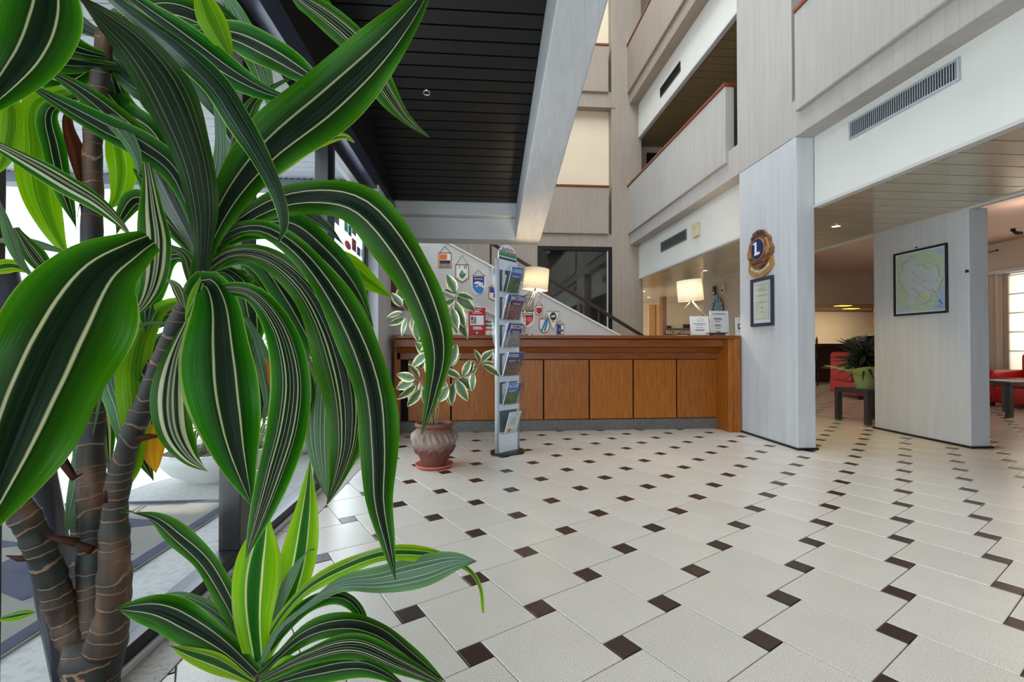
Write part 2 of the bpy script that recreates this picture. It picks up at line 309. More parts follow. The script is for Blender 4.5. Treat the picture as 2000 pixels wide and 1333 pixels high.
# ------------------------------------------------------------------ mesh builder
class MB:
    def __init__(s): s.v = []; s.f = []; s.mi = []; s.uv = {}; s.sm = []
    def add(s, vs, fs, mi=0, smooth=False):
        o = len(s.v); s.v += [tuple(p) for p in vs]
        for f in fs: s.f.append(tuple(i + o for i in f)); s.mi.append(mi); s.sm.append(smooth)
        return s
    def box(s, a, b, mi=0):
        (x0, y0, z0), (x1, y1, z1) = a, b
        x0, x1 = min(x0, x1), max(x0, x1); y0, y1 = min(y0, y1), max(y0, y1); z0, z1 = min(z0, z1), max(z0, z1)
        return s.add([(x0, y0, z0), (x1, y0, z0), (x1, y1, z0), (x0, y1, z0), (x0, y0, z1), (x1, y0, z1), (x1, y1, z1), (x0, y1, z1)],
                     [(3, 2, 1, 0), (4, 5, 6, 7), (0, 1, 5, 4), (1, 2, 6, 5), (2, 3, 7, 6), (3, 0, 4, 7)], mi)
    def prism(s, poly, o, u, v, n, depth, mi=0, z0=0.0):
        o, u, v, n = Vector(o), Vector(u), Vector(v), Vector(n); k = len(poly)
        a = [o + u * p[0] + v * p[1] + n * z0 for p in poly]; b = [p + n * depth for p in a]
        return s.add(a + b, [tuple(reversed(range(k))), tuple(range(k, 2 * k))] + [(i, (i + 1) % k, k + (i + 1) % k, k + i) for i in range(k)], mi)
    def tube(s, pts, r, n=8, mi=0, smooth=True, cap=True, vscale=None):
        pts = [Vector(p) for p in pts]; r = [r] * len(pts) if isinstance(r, (int, float)) else r
        o = len(s.v); ref = None; vs = []; L = 0
        for i, p in enumerate(pts):
            t = (pts[min(i + 1, len(pts) - 1)] - pts[max(i - 1, 0)]).normalized()
            if ref is None: ref = t.orthogonal().normalized()
            ref = (ref - t * ref.dot(t)).normalized(); b = t.cross(ref)
            if i: L += (p - pts[i - 1]).length
            for k in range(n):
                a = 2 * PI * k / n; vs.append(p + (ref * math.cos(a) + b * math.sin(a)) * r[i])
                if vscale: s.uv[o + i * n + k] = (k / n, L * vscale)
        fs = [(i * n + k, i * n + (k + 1) % n, (i + 1) * n + (k + 1) % n, (i + 1) * n + k) for i in range(len(pts) - 1) for k in range(n)]
        if cap: fs += [tuple(reversed(range(n))), tuple(range((len(pts) - 1) * n, len(pts) * n))]
        return s.add(vs, fs, mi, smooth)
    def lathe(s, prof, n=32, o=(0, 0, 0), mi=0, smooth=True, fn=None, M4=None):
        o = Vector(o); vs = []
        for j, (r, z) in enumerate(prof):
            for k in range(n):
                a = 2 * PI * k / n; rr = r + (fn(a, z, r) if fn else 0)
                p = Vector((rr * math.cos(a), rr * math.sin(a), z)); vs.append((M4 @ p if M4 else p) + o)
        fs = [(i * n + k, i * n + (k + 1) % n, (i + 1) * n + (k + 1) % n, (i + 1) * n + k) for i in range(len(prof) - 1) for k in range(n)]
        return s.add(vs, fs, mi, smooth)
    def mesh(s, name, mats, off=None):
        me = bpy.data.meshes.new(name); off = off or Vector((0, 0, 0))
        me.from_pydata([Vector(p) - off for p in s.v], [], s.f)
        for m in (mats if isinstance(mats, (list, tuple)) else [mats]): me.materials.append(m)
        me.polygons.foreach_set('material_index', s.mi); me.polygons.foreach_set('use_smooth', s.sm)
        if s.uv:
            ul = me.uv_layers.new(name='UVMap')
            for lp in me.loops: ul.data[lp.index].uv = s.uv.get(lp.vertex_index, (0, 0))
        me.update(); return me
    def build(s, name, mats, parent=None, off=None, bevel=0):
        o = bpy.data.objects.new(name, s.mesh(name, mats, off)); COL.objects.link(o)
        if parent: o.parent = parent
        if bevel:
            b = o.modifiers.new('bevel', 'BEVEL'); b.width = bevel; b.segments = 2; b.limit_method = 'ANGLE'
        return o
def tag(o, label, cat, group=None, kind=None):
    if label: o['label'] = label
    if cat: o['category'] = cat
    if group: o['group'] = group
    if kind: o['kind'] = kind
    return o
def thing(name, label, cat, loc=(0, 0, 0), rz=0, group=None):
    o = bpy.data.objects.new(name, None); COL.objects.link(o); o.location = loc; o.rotation_euler = (0, 0, rz); o.empty_display_size = .05
    return tag(o, label, cat, group)
def struct(name, mb, m, label, cat, bevel=0, parent=None):
    o = mb.build(name, m, parent, bevel=bevel)
    if not parent: tag(o, label, cat, kind='structure')
    return o
def clone(o, name, parent=None):
    c = o.copy(); COL.objects.link(c); c.name = name
    if parent: c.parent = parent
    return c
def copy_tree(o, parent=None):
    c = o.copy(); COL.objects.link(c)
    if parent: c.parent = parent
    for ch in o.children: copy_tree(ch, c)
    return c
def text(body, size, loc, right, up, mat, parent, off=None, align='CENTER', extrude=.0006, name='lettering', width=None, offset=0):
    cu = bpy.data.curves.new(name, 'FONT'); cu.body = body; cu.size = size; cu.align_x = align; cu.align_y = 'CENTER'; cu.extrude = extrude; cu.offset = offset
    cu.resolution_u = 3; cu.materials.append(mat)
    o = bpy.data.objects.new(name, cu); COL.objects.link(o)
    r, u = Vector(right).normalized(), Vector(up).normalized(); n = r.cross(u)
    m = Matrix((r, u, n)).transposed().to_4x4()
    if width: m = m @ Matrix.Diagonal((width, 1, 1, 1))
    m.translation = Vector(loc) - (off or Vector((0, 0, 0)))
    o.matrix_local = m
    if parent: o.parent = parent
    o.matrix_local = m
    return o
def rect(w_, h_, cx=0, cy=0): return [(cx - w_ / 2, cy - h_ / 2), (cx + w_ / 2, cy - h_ / 2), (cx + w_ / 2, cy + h_ / 2), (cx - w_ / 2, cy + h_ / 2)]
def ellipse(a, b, cx=0, cy=0, n=24): return [(cx + a * math.cos(2 * PI * k / n), cy + b * math.sin(2 * PI * k / n)) for k in range(n)]

# ------------------------------------------------------------------ architecture: levels and lines of the building
X1, X1B, X2, X2B = 3.088, 3.276, 4.83, 5.04       # plane of the first row of columns, of the second row
YB = 9.075                                        # face of the rear wall
ZS, ZC = 3.03, 2.365                              # beam soffit, slatted ceiling
ST = 2.85                                         # storey height

# floor: slab, then every tile a piece of its own
fl = MB().box((-1.06, -3, -.12), (13.5, 15, -.008))
floor = struct('floor', fl, M['grout'], 'cream and brown tiled lobby floor with dark joints', 'floor')
th = MB(); 
for k in range(9):
    th.box((-1.06, -1 + k * .72, -.02), (-.935, -1 + k * .72 + .714, .001))
th.build('border_strip', M['stone'], floor, bevel=.002)
ANG = math.radians(49.345 - 4.5); SP = .3803 / 1.1
rot0 = Matrix.Rotation(YAW, 2)
o0 = rot0 @ Vector((-.131 / 1.1, 1.6702 / 1.1))
v1 = Vector((math.cos(ANG), math.sin(ANG))) * SP; v2 = Vector((-v1.y, v1.x))
PHI = ANG - math.atan(.2727); D = SP / math.sqrt(1 + .2727 ** 2); d_ = D * .2727
e1 = Vector((math.cos(PHI), math.sin(PHI))); e2 = Vector((-e1.y, e1.x)); G = .0035
def sq(c, s): h = s / 2 - G / 2; return [c - e1 * h - e2 * h, c + e1 * h - e2 * h, c + e1 * h + e2 * h, c - e1 * h + e2 * h]
def clip(poly, nx, ny, c):
    out = []
    for i, p in enumerate(poly):
        q = poly[(i + 1) % len(poly)]; a = p.x * nx + p.y * ny - c; b = q.x * nx + q.y * ny - c
        if a >= 0: out.append(p)
        if (a >= 0) != (b >= 0): out.append(p + (q - p) * (a / (a - b)))
    return out
def tile_mb(poly, mb=None):
    mb = mb or MB(); k = len(poly); c = sum(poly, Vector((0, 0))) / k; ins = [p + (c - p).normalized() * .003 for p in poly]
    vs = [(p.x, p.y, -.01) for p in poly] + [(p.x, p.y, -.0016) for p in poly] + [(p.x, p.y, 0) for p in ins]
    fs = [(i, (i + 1) % k, k + (i + 1) % k, k + i) for i in range(k)] + [(k + i, k + (i + 1) % k, 2 * k + (i + 1) % k, 2 * k + i) for i in range(k)] + [tuple(range(2 * k, 3 * k))]
    return mb.add(vs, fs)
def area_of(p): return abs(sum(p[i].x * p[(i + 1) % len(p)].y - p[(i + 1) % len(p)].x * p[i].y for i in range(len(p)))) / 2
tiles, dots = [], []
for i in range(-45, 60):
    for j in range(-45, 60):
        p = o0 + v1 * i + v2 * j
        for lst, c, s in ((tiles, p - e1 * (D / 2 + d_ / 2) - e2 * (d_ / 2 - D / 2), D), (dots, p, d_)):
            if not (-1.3 < c.x < 12.5 and -.5 < c.y < 14.5): continue
            dd = Vector((c.x, c.y, 0)) - _C; dep = dd.dot(_fw); lat = dd.dot(_rt)
            if dep < -.3 or abs(lat) > dep * 1.25 + 1.2: continue
            poly = sq(c, s); cut = c.x < -.5
            if cut: poly = clip(poly, 1, 0, -.932)
            if len(poly) < 3 or area_of(poly) < 2e-4: continue
            seen = dep > .9 and abs(lat) < dep * 1.13 and not (dep < 1.35)
            lst.append((0 if seen else 1, dep if seen else 99, c, poly, cut))
for lst, nm, m in ((tiles, 'tile', M['tile']), (dots, 'brown_tile', M['dot'])):
    lst.sort(key=lambda t: (t[0], t[1])); share = None; far = MB()
    S_ = D if nm == 'tile' else d_
    tm = tile_mb(sq(Vector((0, 0)), S_)).mesh(nm, m)
    for k, (_, _, c, poly, cut) in enumerate(lst):
        if k < 295:
            if cut: tile_mb([q - c for q in poly]).build(nm, m, floor).location = (c.x, c.y, 0)
            else:
                o = bpy.data.objects.new(nm, tm); COL.objects.link(o); o.parent = floor; o.location = (c.x, c.y, random.uniform(-.0004, .0004))
        else: tile_mb(poly, far)
    o = far.build('distant_' + nm + 's', m, floor); o['kind'] = 'stuff'

# columns and beams of the right-hand row
def column(x0, y0, x1, y1, z1, label, m=M['conc_col']):
    c = struct('column', MB().box((x0, y0, 0), (x1, y1, z1)), m, label, 'column', .008)
    MB().box((x0 - .012, y0 - .02, 0), (x1 + .012, y1 + .02, .022)).build('base_strip', M['black'], c)
    return c
column(X1, 4.235, X1B, 5.2, ZS, 'white concrete pier beside the reception counter carrying a gold emblem')
column(X2, 4.175, X2B, 5.27, ZC, 'white concrete pier in the lounge carrying a framed map')
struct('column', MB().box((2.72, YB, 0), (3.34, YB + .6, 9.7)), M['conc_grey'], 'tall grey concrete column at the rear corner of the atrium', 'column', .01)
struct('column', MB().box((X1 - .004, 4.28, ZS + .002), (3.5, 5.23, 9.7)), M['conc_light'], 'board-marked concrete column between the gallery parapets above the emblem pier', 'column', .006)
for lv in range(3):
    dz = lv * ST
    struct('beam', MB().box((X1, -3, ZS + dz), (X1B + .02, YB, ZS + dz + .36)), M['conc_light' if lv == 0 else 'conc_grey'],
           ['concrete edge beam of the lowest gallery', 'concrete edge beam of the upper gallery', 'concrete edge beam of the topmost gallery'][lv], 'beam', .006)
    if lv < 2:
        struct('floor', MB().box((X1B, -3, ZS + dz + .05), (6.2, 9.6, ZS + dz + .22)), M['dullwhite'], ['floor slab of the first gallery', 'floor slab of the second gallery'][lv], 'floor')
    for seg, (ya, yb, nm) in enumerate(((5.43, YB, 'rear'), (-3, 4.19, 'front'))):
        if lv == 2 and seg == 1: continue
        p = thing('parapet', '%s gallery parapet of board-marked concrete with wooden rail, %s the tall column' % (('lower', 'upper', 'topmost')[lv], ('behind', 'in front of')[seg]), 'parapet', (3.1, ya, 3.25 + dz)); p['kind'] = 'structure'
        L = Vector(p.location)
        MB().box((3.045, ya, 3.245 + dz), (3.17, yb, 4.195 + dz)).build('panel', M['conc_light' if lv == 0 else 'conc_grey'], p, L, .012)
        MB().box((3.03, ya - .01, 4.195 + dz), (3.19, yb, 4.235 + dz)).build('rail', M['rail'], p, L, .006)
    if lv < 2:
        for seg, (ya, yb, nm) in enumerate(((5.2, YB, 'rear'), (-3, 4.235, 'front'))):
            zb = ZC + dz
            struct('fascia', MB().box((X1B, ya, zb), (X1B + .05, yb, ZS + dz + .02)), M['white'],
                   'white %s fascia under the %s gallery beam' % (('rear', 'front')[seg], ('lower', 'upper')[lv]), 'fascia')
            struct('trim_%d' % (lv * 2 + seg + 1), MB().box((X1B - .008, ya, zb - .022), (X1B + .06, yb, zb + .004)), M['dullwhite'], 'thin pale edge trim under the %s %s fascia' % (('lower', 'upper')[lv], ('rear', 'front')[seg]), 'trim')

# vents in the fascia
def vent(label, y0, y1, z0, z1, n, m, x=X1B):
    t = thing('air_vent', label, 'vent', (x - .012, (y0 + y1) / 2, (z0 + z1) / 2)); L = Vector(t.location)
    f = MB(); b = .018
    f.box((x - .014, y0, z0), (x + .004, y1, z0 + b)).box((x - .014, y0, z1 - b), (x + .004, y1, z1)).box((x - .014, y0, z0 + b), (x + .004, y0 + b, z1 - b)).box((x - .014, y1 - b, z0 + b), (x + .004, y1, z1 - b))
    f.build('frame', m, t, L)
    MB().box((x - .004, y0 + b, z0 + b), (x + .003, y1 - b, z1 - b)).build('backing', M['void'], t, L)
    sl = MB().box((x - .012, -.003, z0 + b), (x - .003, .003, z1 - b)).mesh('slat', m, Vector((t.location.x, 0, t.location.z)))
    for k in range(n):
        o = bpy.data.objects.new('slat', sl); COL.objects.link(o); o.parent = t; o.location = (0, y0 + b + (k + .5) * (y1 - y0 - 2 * b) / n - L.y, 0)
vent('long pale metal air vent in the white fascia over the lounge', 2.87, 3.80, 2.805, 2.965, 46, M['vent'])
vent('small grey air vent in the fascia above the second desk lamp', 6.95, 7.95, 2.66, 2.83, 26, M['vent_grey'])
vent('dark air vent in the white fascia under the upper gallery', 7.15, 7.95, 5.42, 5.58, 14, M['black'])
t = thing('wall_box', 'cream plastic box beside the small grey vent', 'box', (X1B, 6.6, 2.72)); L = Vector(t.location)
MB().box((X1B - .05, 6.52, 2.62), (X1B, 6.70, 2.82)).build('housing', M['pale_plastic'], t, L, .008)
MB().box((X1B - .056, 6.57, 2.66), (X1B - .05, 6.64, 2.72)).build('cover', M['dullwhite'], t, L)

# slatted ceilings: each slat a piece
def slat_ceiling(name, label, x0, x1, y0, y1, z, pitch, m, gap=.012, thick=.02, backing=True, xfun=None):
    c = struct(name, MB().box((x0, y0, z + .035), (x1, y1, z + .06)), M['void'], label, 'ceiling')
    n = int((y1 - y0) / pitch); sh = MB().box((x0, 0, z), (x1, pitch - gap, z + thick)).mesh('slat', m)
    for k in range(n):
        o = bpy.data.objects.new('slat', sh); COL.objects.link(o); o.parent = c; o.location = (0, y0 + k * pitch, 0)
    return c
slat_ceiling('ceiling', 'shiny beige metal slat ceiling between the two rows of piers', X1B + .05, X2 + .03, .6, 9.6, ZC, .2, M['slat_metal'])
slat_ceiling('ceiling', 'shiny beige metal slat ceiling of the rear office', X1B + .05, 7.4, 9.6, 14.4, ZC, .2, M['slat_metal'])
slat_ceiling('ceiling', 'beige slatted ceiling of the first gallery', X1B + .05, 6.1, 5.0, 9.6, ZC + ST, .18, M['slat_gallery'])
struct('trim_9', MB().box((X2 - .01, .6, ZC - .02), (X2 + .04, 9.6, ZC + .02)), M['dullwhite'], 'pale edge trim where the slat ceiling meets the lounge', 'trim')
struct('ceiling', MB().box((X2 + .03, -3, 2.9), (13.4, 11.3, 3.0)), M['pink'], 'plain pinkish plaster ceiling of the lounge', 'ceiling')
struct('wall_bulkhead_side', MB().box((X2 + .03, .6, ZC), (X2 + .07, 9.6, 2.9)), M['pink'], 'plaster drop between slat ceiling and lounge ceiling', 'wall')
struct('wall_bulkhead', MB().box((7.4, 11.2, 2.115), (13.4, 11.32, 2.95)), M['beige'], 'beige bulkhead over the opening to the bar', 'wall')
struct('wall_gallery', MB().box((6.1, -3, ZS), (6.2, 9.7, 9.7)).box((3.34, 9.5, ZS), (6.1, 9.65, 9.7)), M['beige'], 'beige rear walls of the galleries', 'wall')
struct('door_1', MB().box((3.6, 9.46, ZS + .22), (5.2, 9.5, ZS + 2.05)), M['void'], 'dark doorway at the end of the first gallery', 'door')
struct('wall_front', MB().box((-1.2, -3.2, 3.0), (13, -3.05, 9.8)).box((-1.2, -3.2, 0), (-.9, -3.05, 3.0)).box((2.0, -3.2, 0), (13, -3.05, 3.0)), M['conc_light'], 'concrete wall behind the viewer with a wide window band', 'wall')
# atrium roof with its skylight opening
rf = MB().box((-1.2, -3, 9.7), (6.2, .6, 9.85)).box((-1.2, 8.4, 9.7), (6.2, 10, 9.85)).box((-1.2, .6, 9.7), (-.4, 8.4, 9.85)).box((2.9, .6, 9.7), (6.2, 8.4, 9.85))
struct('ceiling', rf, M['dullwhite'], 'flat roof slab around the atrium skylight', 'ceiling')

# rear wall
wb = MB().box((-1.1, YB, 0), (1.222, YB + .15, 3.24)).box((1.222, YB, 2.985), (2.72, YB + .15, 3.24)).box((-1.1, YB, 5.81), (2.72, YB + .2, 6.11)).box((-1.1, YB, 8.66), (2.72, YB + .2, 8.96))
struct('wall_back', wb, M['conc_grey'], 'grey concrete rear wall bands of the atrium', 'wall', .006)
struct('wall_landing', MB().box((-1.1, YB + .2, 3.24), (2.8, YB + .3, 9.7)), M['cream'], 'cream painted wall set back behind the stair landings', 'wall')
for lv in range(3):
    dz = lv * ST
    p = thing('landing_parapet', ('lowest', 'middle', 'top')[lv] + ' grey concrete landing parapet on the rear wall with wood rail', 'parapet', (1, YB, 3.24 + dz)); p['kind'] = 'structure'; L = Vector(p.location)
    MB().box((-1.0, YB - .05, 3.235 + dz), (2.645, YB + .1, 4.165 + dz)).build('panel', M['conc_grey'], p, L, .012)
    MB().box((-1.0, YB - .065, 4.165 + dz), (2.655, YB + .12, 4.205 + dz)).build('rail', M['rail'], p, L, .005)
struct('trim_10', MB().box((-1.0, YB - .015, 5.79), (2.79, YB + .02, 5.815)), M['conc_grey'], 'thin concrete drip edge above the cream landing wall', 'trim')
# window in the rear wall: frame, pane, dim room behind
wn = thing('window_1', 'black framed internal window in the rear wall behind the stair', 'window', (1.97, YB, 0)); wn['kind'] = 'structure'; L = Vector(wn.location)
fb = MB()
fb.box((1.222, YB - .02, 2.9), (2.72, YB + .07, 2.985)).box((1.222, YB - .02, 0), (1.30, YB + .07, 2.9)).box((2.64, YB - .02, 0), (2.72, YB + .07, 2.9))
fb.build('window_frame', M['black'], wn, L, .004)
MB().box((2.622, YB - .012, 0), (2.64, YB + .06, 2.9)).build('edge_reflection', M['alu'], wn, L)  # pale strip stands in for the bright reflection along the frame's inner edge
MB().box((1.30, YB + .02, 0), (2.63, YB + .03, 2.9)).build('pane', M['glass_dark'], wn, L)
struct('wall_behind_window', MB().box((1.0, YB + 1.4, 0), (3.4, YB + 1.5, 3.2)).box((3.3, YB + .6, 0), (3.4, YB + 1.4, 3.2)).box((1.0, YB + .3, 0), (1.05, YB + 1.5, 3.2)).box((1.0, YB + .2, 3.1), (3.4, YB + 1.5, 3.2)), M['conc_grey'], 'dim wall of the passage behind the internal window', 'wall')

# stair parapet with handrail
def stz(x): return 2.595 - .5263 * (x + .465)
sp = MB().prism([(-.97, 0), (3.1, 0), (3.1, max(.5, stz(3.1))), (-.97, stz(-.97))], (0, 7.15, 0), (1, 0, 0), (0, 0, 1), (0, 1, 0), .15)
stair = struct('stair_parapet', sp, M['dullwhite'], 'sloping pale stair parapet hung with club pennants behind the counter', 'parapet')
MB().prism([(-.97, stz(-.97)), (3.1, stz(3.1)), (3.1, stz(3.1) + .03), (-.97, stz(-.97) + .03)], (0, 7.135, 0), (1, 0, 0), (0, 0, 1), (0, 1, 0), .18).build('coping', M['white'], stair)
MB().prism([(-.75, 1.99), (.62, 1.36), (.62, 1.32), (-.75, 1.95)], (0, 7.13, 0), (1, 0, 0), (0, 0, 1), (0, 1, 0), .02).build('string_trim', M['white'], stair)
hz = lambda x: 2.606 - .598 * (x - .207)
MB().prism([(-.3, hz(-.3)), (2.95, hz(2.95)), (2.95, hz(2.95) + .055), (-.3, hz(-.3) + .055)], (0, 7.2, 0), (1, 0, 0), (0, 0, 1), (0, 1, 0), .06).build('handrail', M['rail_dark'], stair, bevel=.008)
for x in (.235, 1.16, 1.95): MB().box((x - .016, 7.215, stz(x) - .02), (x + .016, 7.247, hz(x) + .01)).build('baluster', M['rail_dark'], stair)

# sloping stair beam, cross beam and the dark slatted ceiling that hangs from them
XL, XR = .514, .843
zb = lambda y: 3.205 - .2694 * (y - 2.89)
zt = lambda y: 4.43 - .285 * y + .02
side = [(-2, zb(-2) + .12), (-2, zb(-2)), (5.35, zb(5.35)), (6.2, 2.385), (6.2, 3.3), (5.6, zt(5.6) + .45), (-2, zt(-2) + .45)]
side = [(-2, zb(-2)), (5.3, zb(5.3)), (5.95, 2.385), (6.25, 2.375), (6.25, 3.2), (-2, zt(-2) + .45)]
struct('beam', MB().prism(side, (XL, 0, 0), (0, 1, 0), (0, 0, 1), (1, 0, 0), XR - XL), M['conc_beam'], 'sloping pale concrete beam descending toward the counter lamp', 'beam', .012)
cb = MB().box((-1.12, 5.82, 2.645), (XL, 6.25, 3.1)).box((-1.12, 5.95, 2.375), (XL, 6.25, 2.645))
struct('beam', cb, M['conc_cross'], 'level concrete cross beam at the foot of the dark slatted ceiling', 'beam', .006)
SL = math.atan(.285); ceil = MB().prism([(-3, zt(-3) + .04), (5.82, zt(5.82) + .04), (5.82, zt(5.82) + .09), (-3, zt(-3) + .09)], (-1.1, 0, 0), (0, 1, 0), (0, 0, 1), (1, 0, 0), XL + 1.1)
ceil = struct('ceiling', ceil, M['void'], 'sloping ceiling of near-black slats over the entrance', 'ceiling')
PT = .124; shm = MB().box((-1.1, 0, 0), (XL, PT - .014, .02)).mesh('slat', M['slat_dark'])
k = 0
while True:
    y = 5.8 - (k + 1) * PT * math.cos(SL)
    if y < -1.6: break
    o = bpy.data.objects.new('slat', shm); COL.objects.link(o); o.parent = ceil; o.location = (0, y, zt(y)); o.rotation_euler = (-SL, 0, 0); k += 1
t = thing('ceiling_spotlight', 'tiny round recessed spotlight in the dark slatted ceiling', 'spotlight', (0, 0, 0))
r = ray(833, 181); s_ = (4.45 - 1) / (r.z + .285 * r.y); p = _C + r * s_; t.location = p
q = Matrix.Rotation(-SL, 4, 'X')
MB().lathe([(.034, .012), (.034, -.006), (.024, -.008), (.022, .004)], 20, M4=q).build('trim_ring', M['chrome'], t)
MB().lathe([(.022, .002), (.0, .0)], 20, M4=q).build('lens', M['paper'], t)

# left side: glazed facade, header, pier
XF = -1.115
fac = thing('window_2', 'black framed glazed entrance front on the left of the lobby', 'window', (XF, 2.8, 0)); fac['kind'] = 'structure'; L = Vector(fac.location)
def fpart(nm, a, b, m, bev=.003): return MB().box(a, b).build(nm, m, fac, L, bev)
fpart('bottom_rail', (XF - .05, .6, 0), (XF + .045, 4.72, .07), M['black'])
fpart('bottom_rail', (XF + .045, .6, 0), (XF + .06, 4.72, .025), M['alu'])
for ya, yb in ((.62, 1.145), (2.215, 2.29), (3.45, 3.57), (4.62, 4.72)): fpart('mullion', (XF - .05, ya if ya > 1 else 1.07, .07), (XF + .045, yb, 2.5), M['black'])
fpart('door_stile', (XF - .03, 2.30, .07), (XF + .03, 2.39, 2.5), M['black_brown'])
fpart('door_stile', (XF - .03, 3.57, .07), (XF + .05, 3.60, 2.5), M['bluegrey'])
fpart('door_stile', (XF - .03, 4.54, .07), (XF + .03, 4.62, 2.5), M['alu'])
fpart('header_lining', (XF - .05, .6, 2.5), (XF + .045, 4.72, 2.6), M['black'])
fpart('header_beam', (XF - .1, -1.5, 2.58), (XF + .13, 5.85, 2.74), M['bluegrey'])
for ya, yb in ((1.145, 2.215), (2.39, 3.45), (3.6, 4.54)): fpart('pane', (XF - .006, ya, .07), (XF + .006, yb, 2.5), M['glass'], 0)
MB().prism([(-1.5, 2.74), (5.85, 2.74), (5.85, zt(5.85) + .03), (-1.5, zt(-1.5) + .03)], (XF - .1, 0, 0), (0, 1, 0), (0, 0, 1), (1, 0, 0), .21).build('header_panel', M['black_brown'], fac, L)
struct('wall_left', MB().box((-1.2, 4.72, 0), (-.97, 7.3, 2.62)).box((-1.25, 7.3, 0), (-1.02, YB + .2, 9.7)).box((-1.25, -3, 5.2), (-1.13, 7.3, 9.7)), M['conc_col'], 'pale pier and wall between the glazed front and the counter', 'wall', .006)
# stickers on the last pane
def sticker(nm, lab, cat, px0, py0, px1, py1, m, kind='r', txt=None):
    a = onX(px0, py0, XF + .01); b = onX(px1, py1, XF + .01)
    t = thing(nm, lab, cat, ((XF + .01), (a.y + b.y) / 2, (a.z + b.z) / 2), group=None); L = Vector(t.location)
    hw, hh = (b.y - a.y) / 2, (a.z - b.z) / 2
    poly = rect(2 * hw, 2 * hh) if kind == 'r' else ellipse(hw, hh)
    MB().prism(poly, (0, 0, 0), (0, 1, 0), (0, 0, 1), (1, 0, 0), .003).build('sheet', m, t)
    if txt: text(txt, hw * .9, (.0045, 0, hh * .35), (0, 1, 0), (0, 0, 1), M['purple'], t)
    else: MB().prism(rect(hw, hh * .12, 0, -hh * .4), (.003, 0, 0), (0, 1, 0), (0, 0, 1), (1, 0, 0), .001).build('print_line', M['ink'], t)
sticker('window_sticker', 'grey card with a purple word on the far glass pane', 'sticker', 648, 408, 662, 442, M['greyprint'], txt='sky')
sticker('window_sticker', 'aqua green square sticker on the far glass pane', 'sticker', 672, 432, 679, 456, M['aqua'])
sticker('window_sticker', 'light turquoise sticker touching the aqua square', 'sticker', 680, 439, 686, 464, M['teal'])
sticker('window_sticker', 'round coral pink sticker low on the far glass pane', 'sticker', 673, 466, 685, 492, M['coral'], 'e')
sticker('window_sticker', 'brick red strip sticker below the dark square', 'sticker', 687, 464, 695, 494, M['brick_print'])
sticker('window_sticker', 'dark grey square sticker above the brick red strip', 'sticker', 687, 444, 695, 463, M['greyprint'])
sticker('window_sticker', 'tall peach coloured poster at the edge of the far pane', 'sticker', 688, 424, 704, 443, M['peach_print'])
sticker('window_sticker', 'small navy card at the bottom edge of the far pane', 'sticker', 697, 481, 703, 502, M['navy'])
# fire cabinet and small octagonal frame on the left wall
t = thing('fire_cabinet', 'dark red fire cabinet on the wall left of the counter', 'cabinet', (-.97, 5.75, 1.62)); L = Vector(t.location)
MB().box((-.97, 5.42, 1.46), (-.87, 6.1, 1.92)).build('body', M['firebox'], t, L, .01)
MB().box((-.872, 5.47, 1.50), (-.862, 6.05, 1.88)).build('door', M['firebox'], t, L, .004)
MB().box((-.862, 5.52, 1.66), (-.852, 5.56, 1.72)).build('handle', M['chrome'], t, L)
t = thing('small_frame', 'small octagonal dark framed plaque above the red cabinet', 'picture', (-.968, 5.72, 2.12))
MB().prism(ellipse(.13, .15, n=8), (0, 0, 0), (0, 1, 0), (0, 0, 1), (1, 0, 0), .02).build('frame', M['ink'], t)
MB().prism(ellipse(.115, .135, n=8), (.02, 0, 0), (0, 1, 0), (0, 0, 1), (1, 0, 0), .002).build('print', M['paper'], t)

r = ray(567, 64); s_ = (4.45 - 1) / (r.z + .285 * r.y); p = _C + r * s_
t = thing('ceiling_speaker', 'small black box with pale label on the dark slatted ceiling above the glass front', 'speaker', (p.x, p.y, p.z - .005))
MB().box((-.045, -.03, -.10), (.045, .03, -.0)).build('housing', M['black'], t, bevel=.006)
lb = MB()
for i_ in range(3):
    for j_ in range(3): lb.box((-.026 + i_ * .02, -.032, -.045 - j_ * .013), (-.014 + i_ * .02, -.03, -.038 - j_ * .013))
lb.build('label', M['greyprint'], t)
MB().tube([(0, 0, 0), (0, 0, .03)], .008, 8).build('bracket', M['black'], t)

# ------------------------------------------------------------------ outside the entrance
go = MB().box((-14, -4, -.1), (-1.06, 22, 0))
struct('ground_outside', go, M['ground_out'], 'pale stone paving outside the glass front', 'ground')
struct('threshold_outside', MB().box((-1.5, -1, 0), (-1.17, 6, .004)), M['ground_out'], 'white marble threshold strip outside the glass', 'threshold')
cp = thing('entrance_carpet_outside', 'grey entrance carpet with navy zigzag pattern outside the glass', 'carpet', (-2.6, 1.8, 0)); L = Vector(cp.location)
MB().box((-4.2, -.5, 0), (-1.5, 3.14, .012)).build('weave', M['carpet'], cp, L)
MB().box((-1.57, -.5, .012), (-1.51, 3.13, .014)).box((-4.2, 3.08, .012), (-1.57, 3.13, .014)).build('border', M['carpet_navy'], cp, L)
zz = [[(-1.75, 1.95), (-2.15, 2.15), (-2.15, 2.35), (-1.62, 2.35)], [(-1.65, 2.75), (-2.5, 2.95), (-2.5, 2.85), (-2.0, 2.65)], [(-1.75, 1.3), (-2.3, 1.75), (-2.6, 1.6), (-2.0, 1.15)], [(-1.9, 1.85), (-2.7, 2.1), (-2.75, 1.95), (-2.1, 1.75)], [(-2.6, 2.3), (-3.2, 2.5), (-3.3, 2.35), (-2.8, 2.2)], [(-2.8, 1.6), (-3.5, 1.9), (-3.6, 1.7), (-3.0, 1.45)], [(-2.2, 2.5), (-3.0, 2.75), (-3.1, 2.62), (-2.5, 2.42)]]
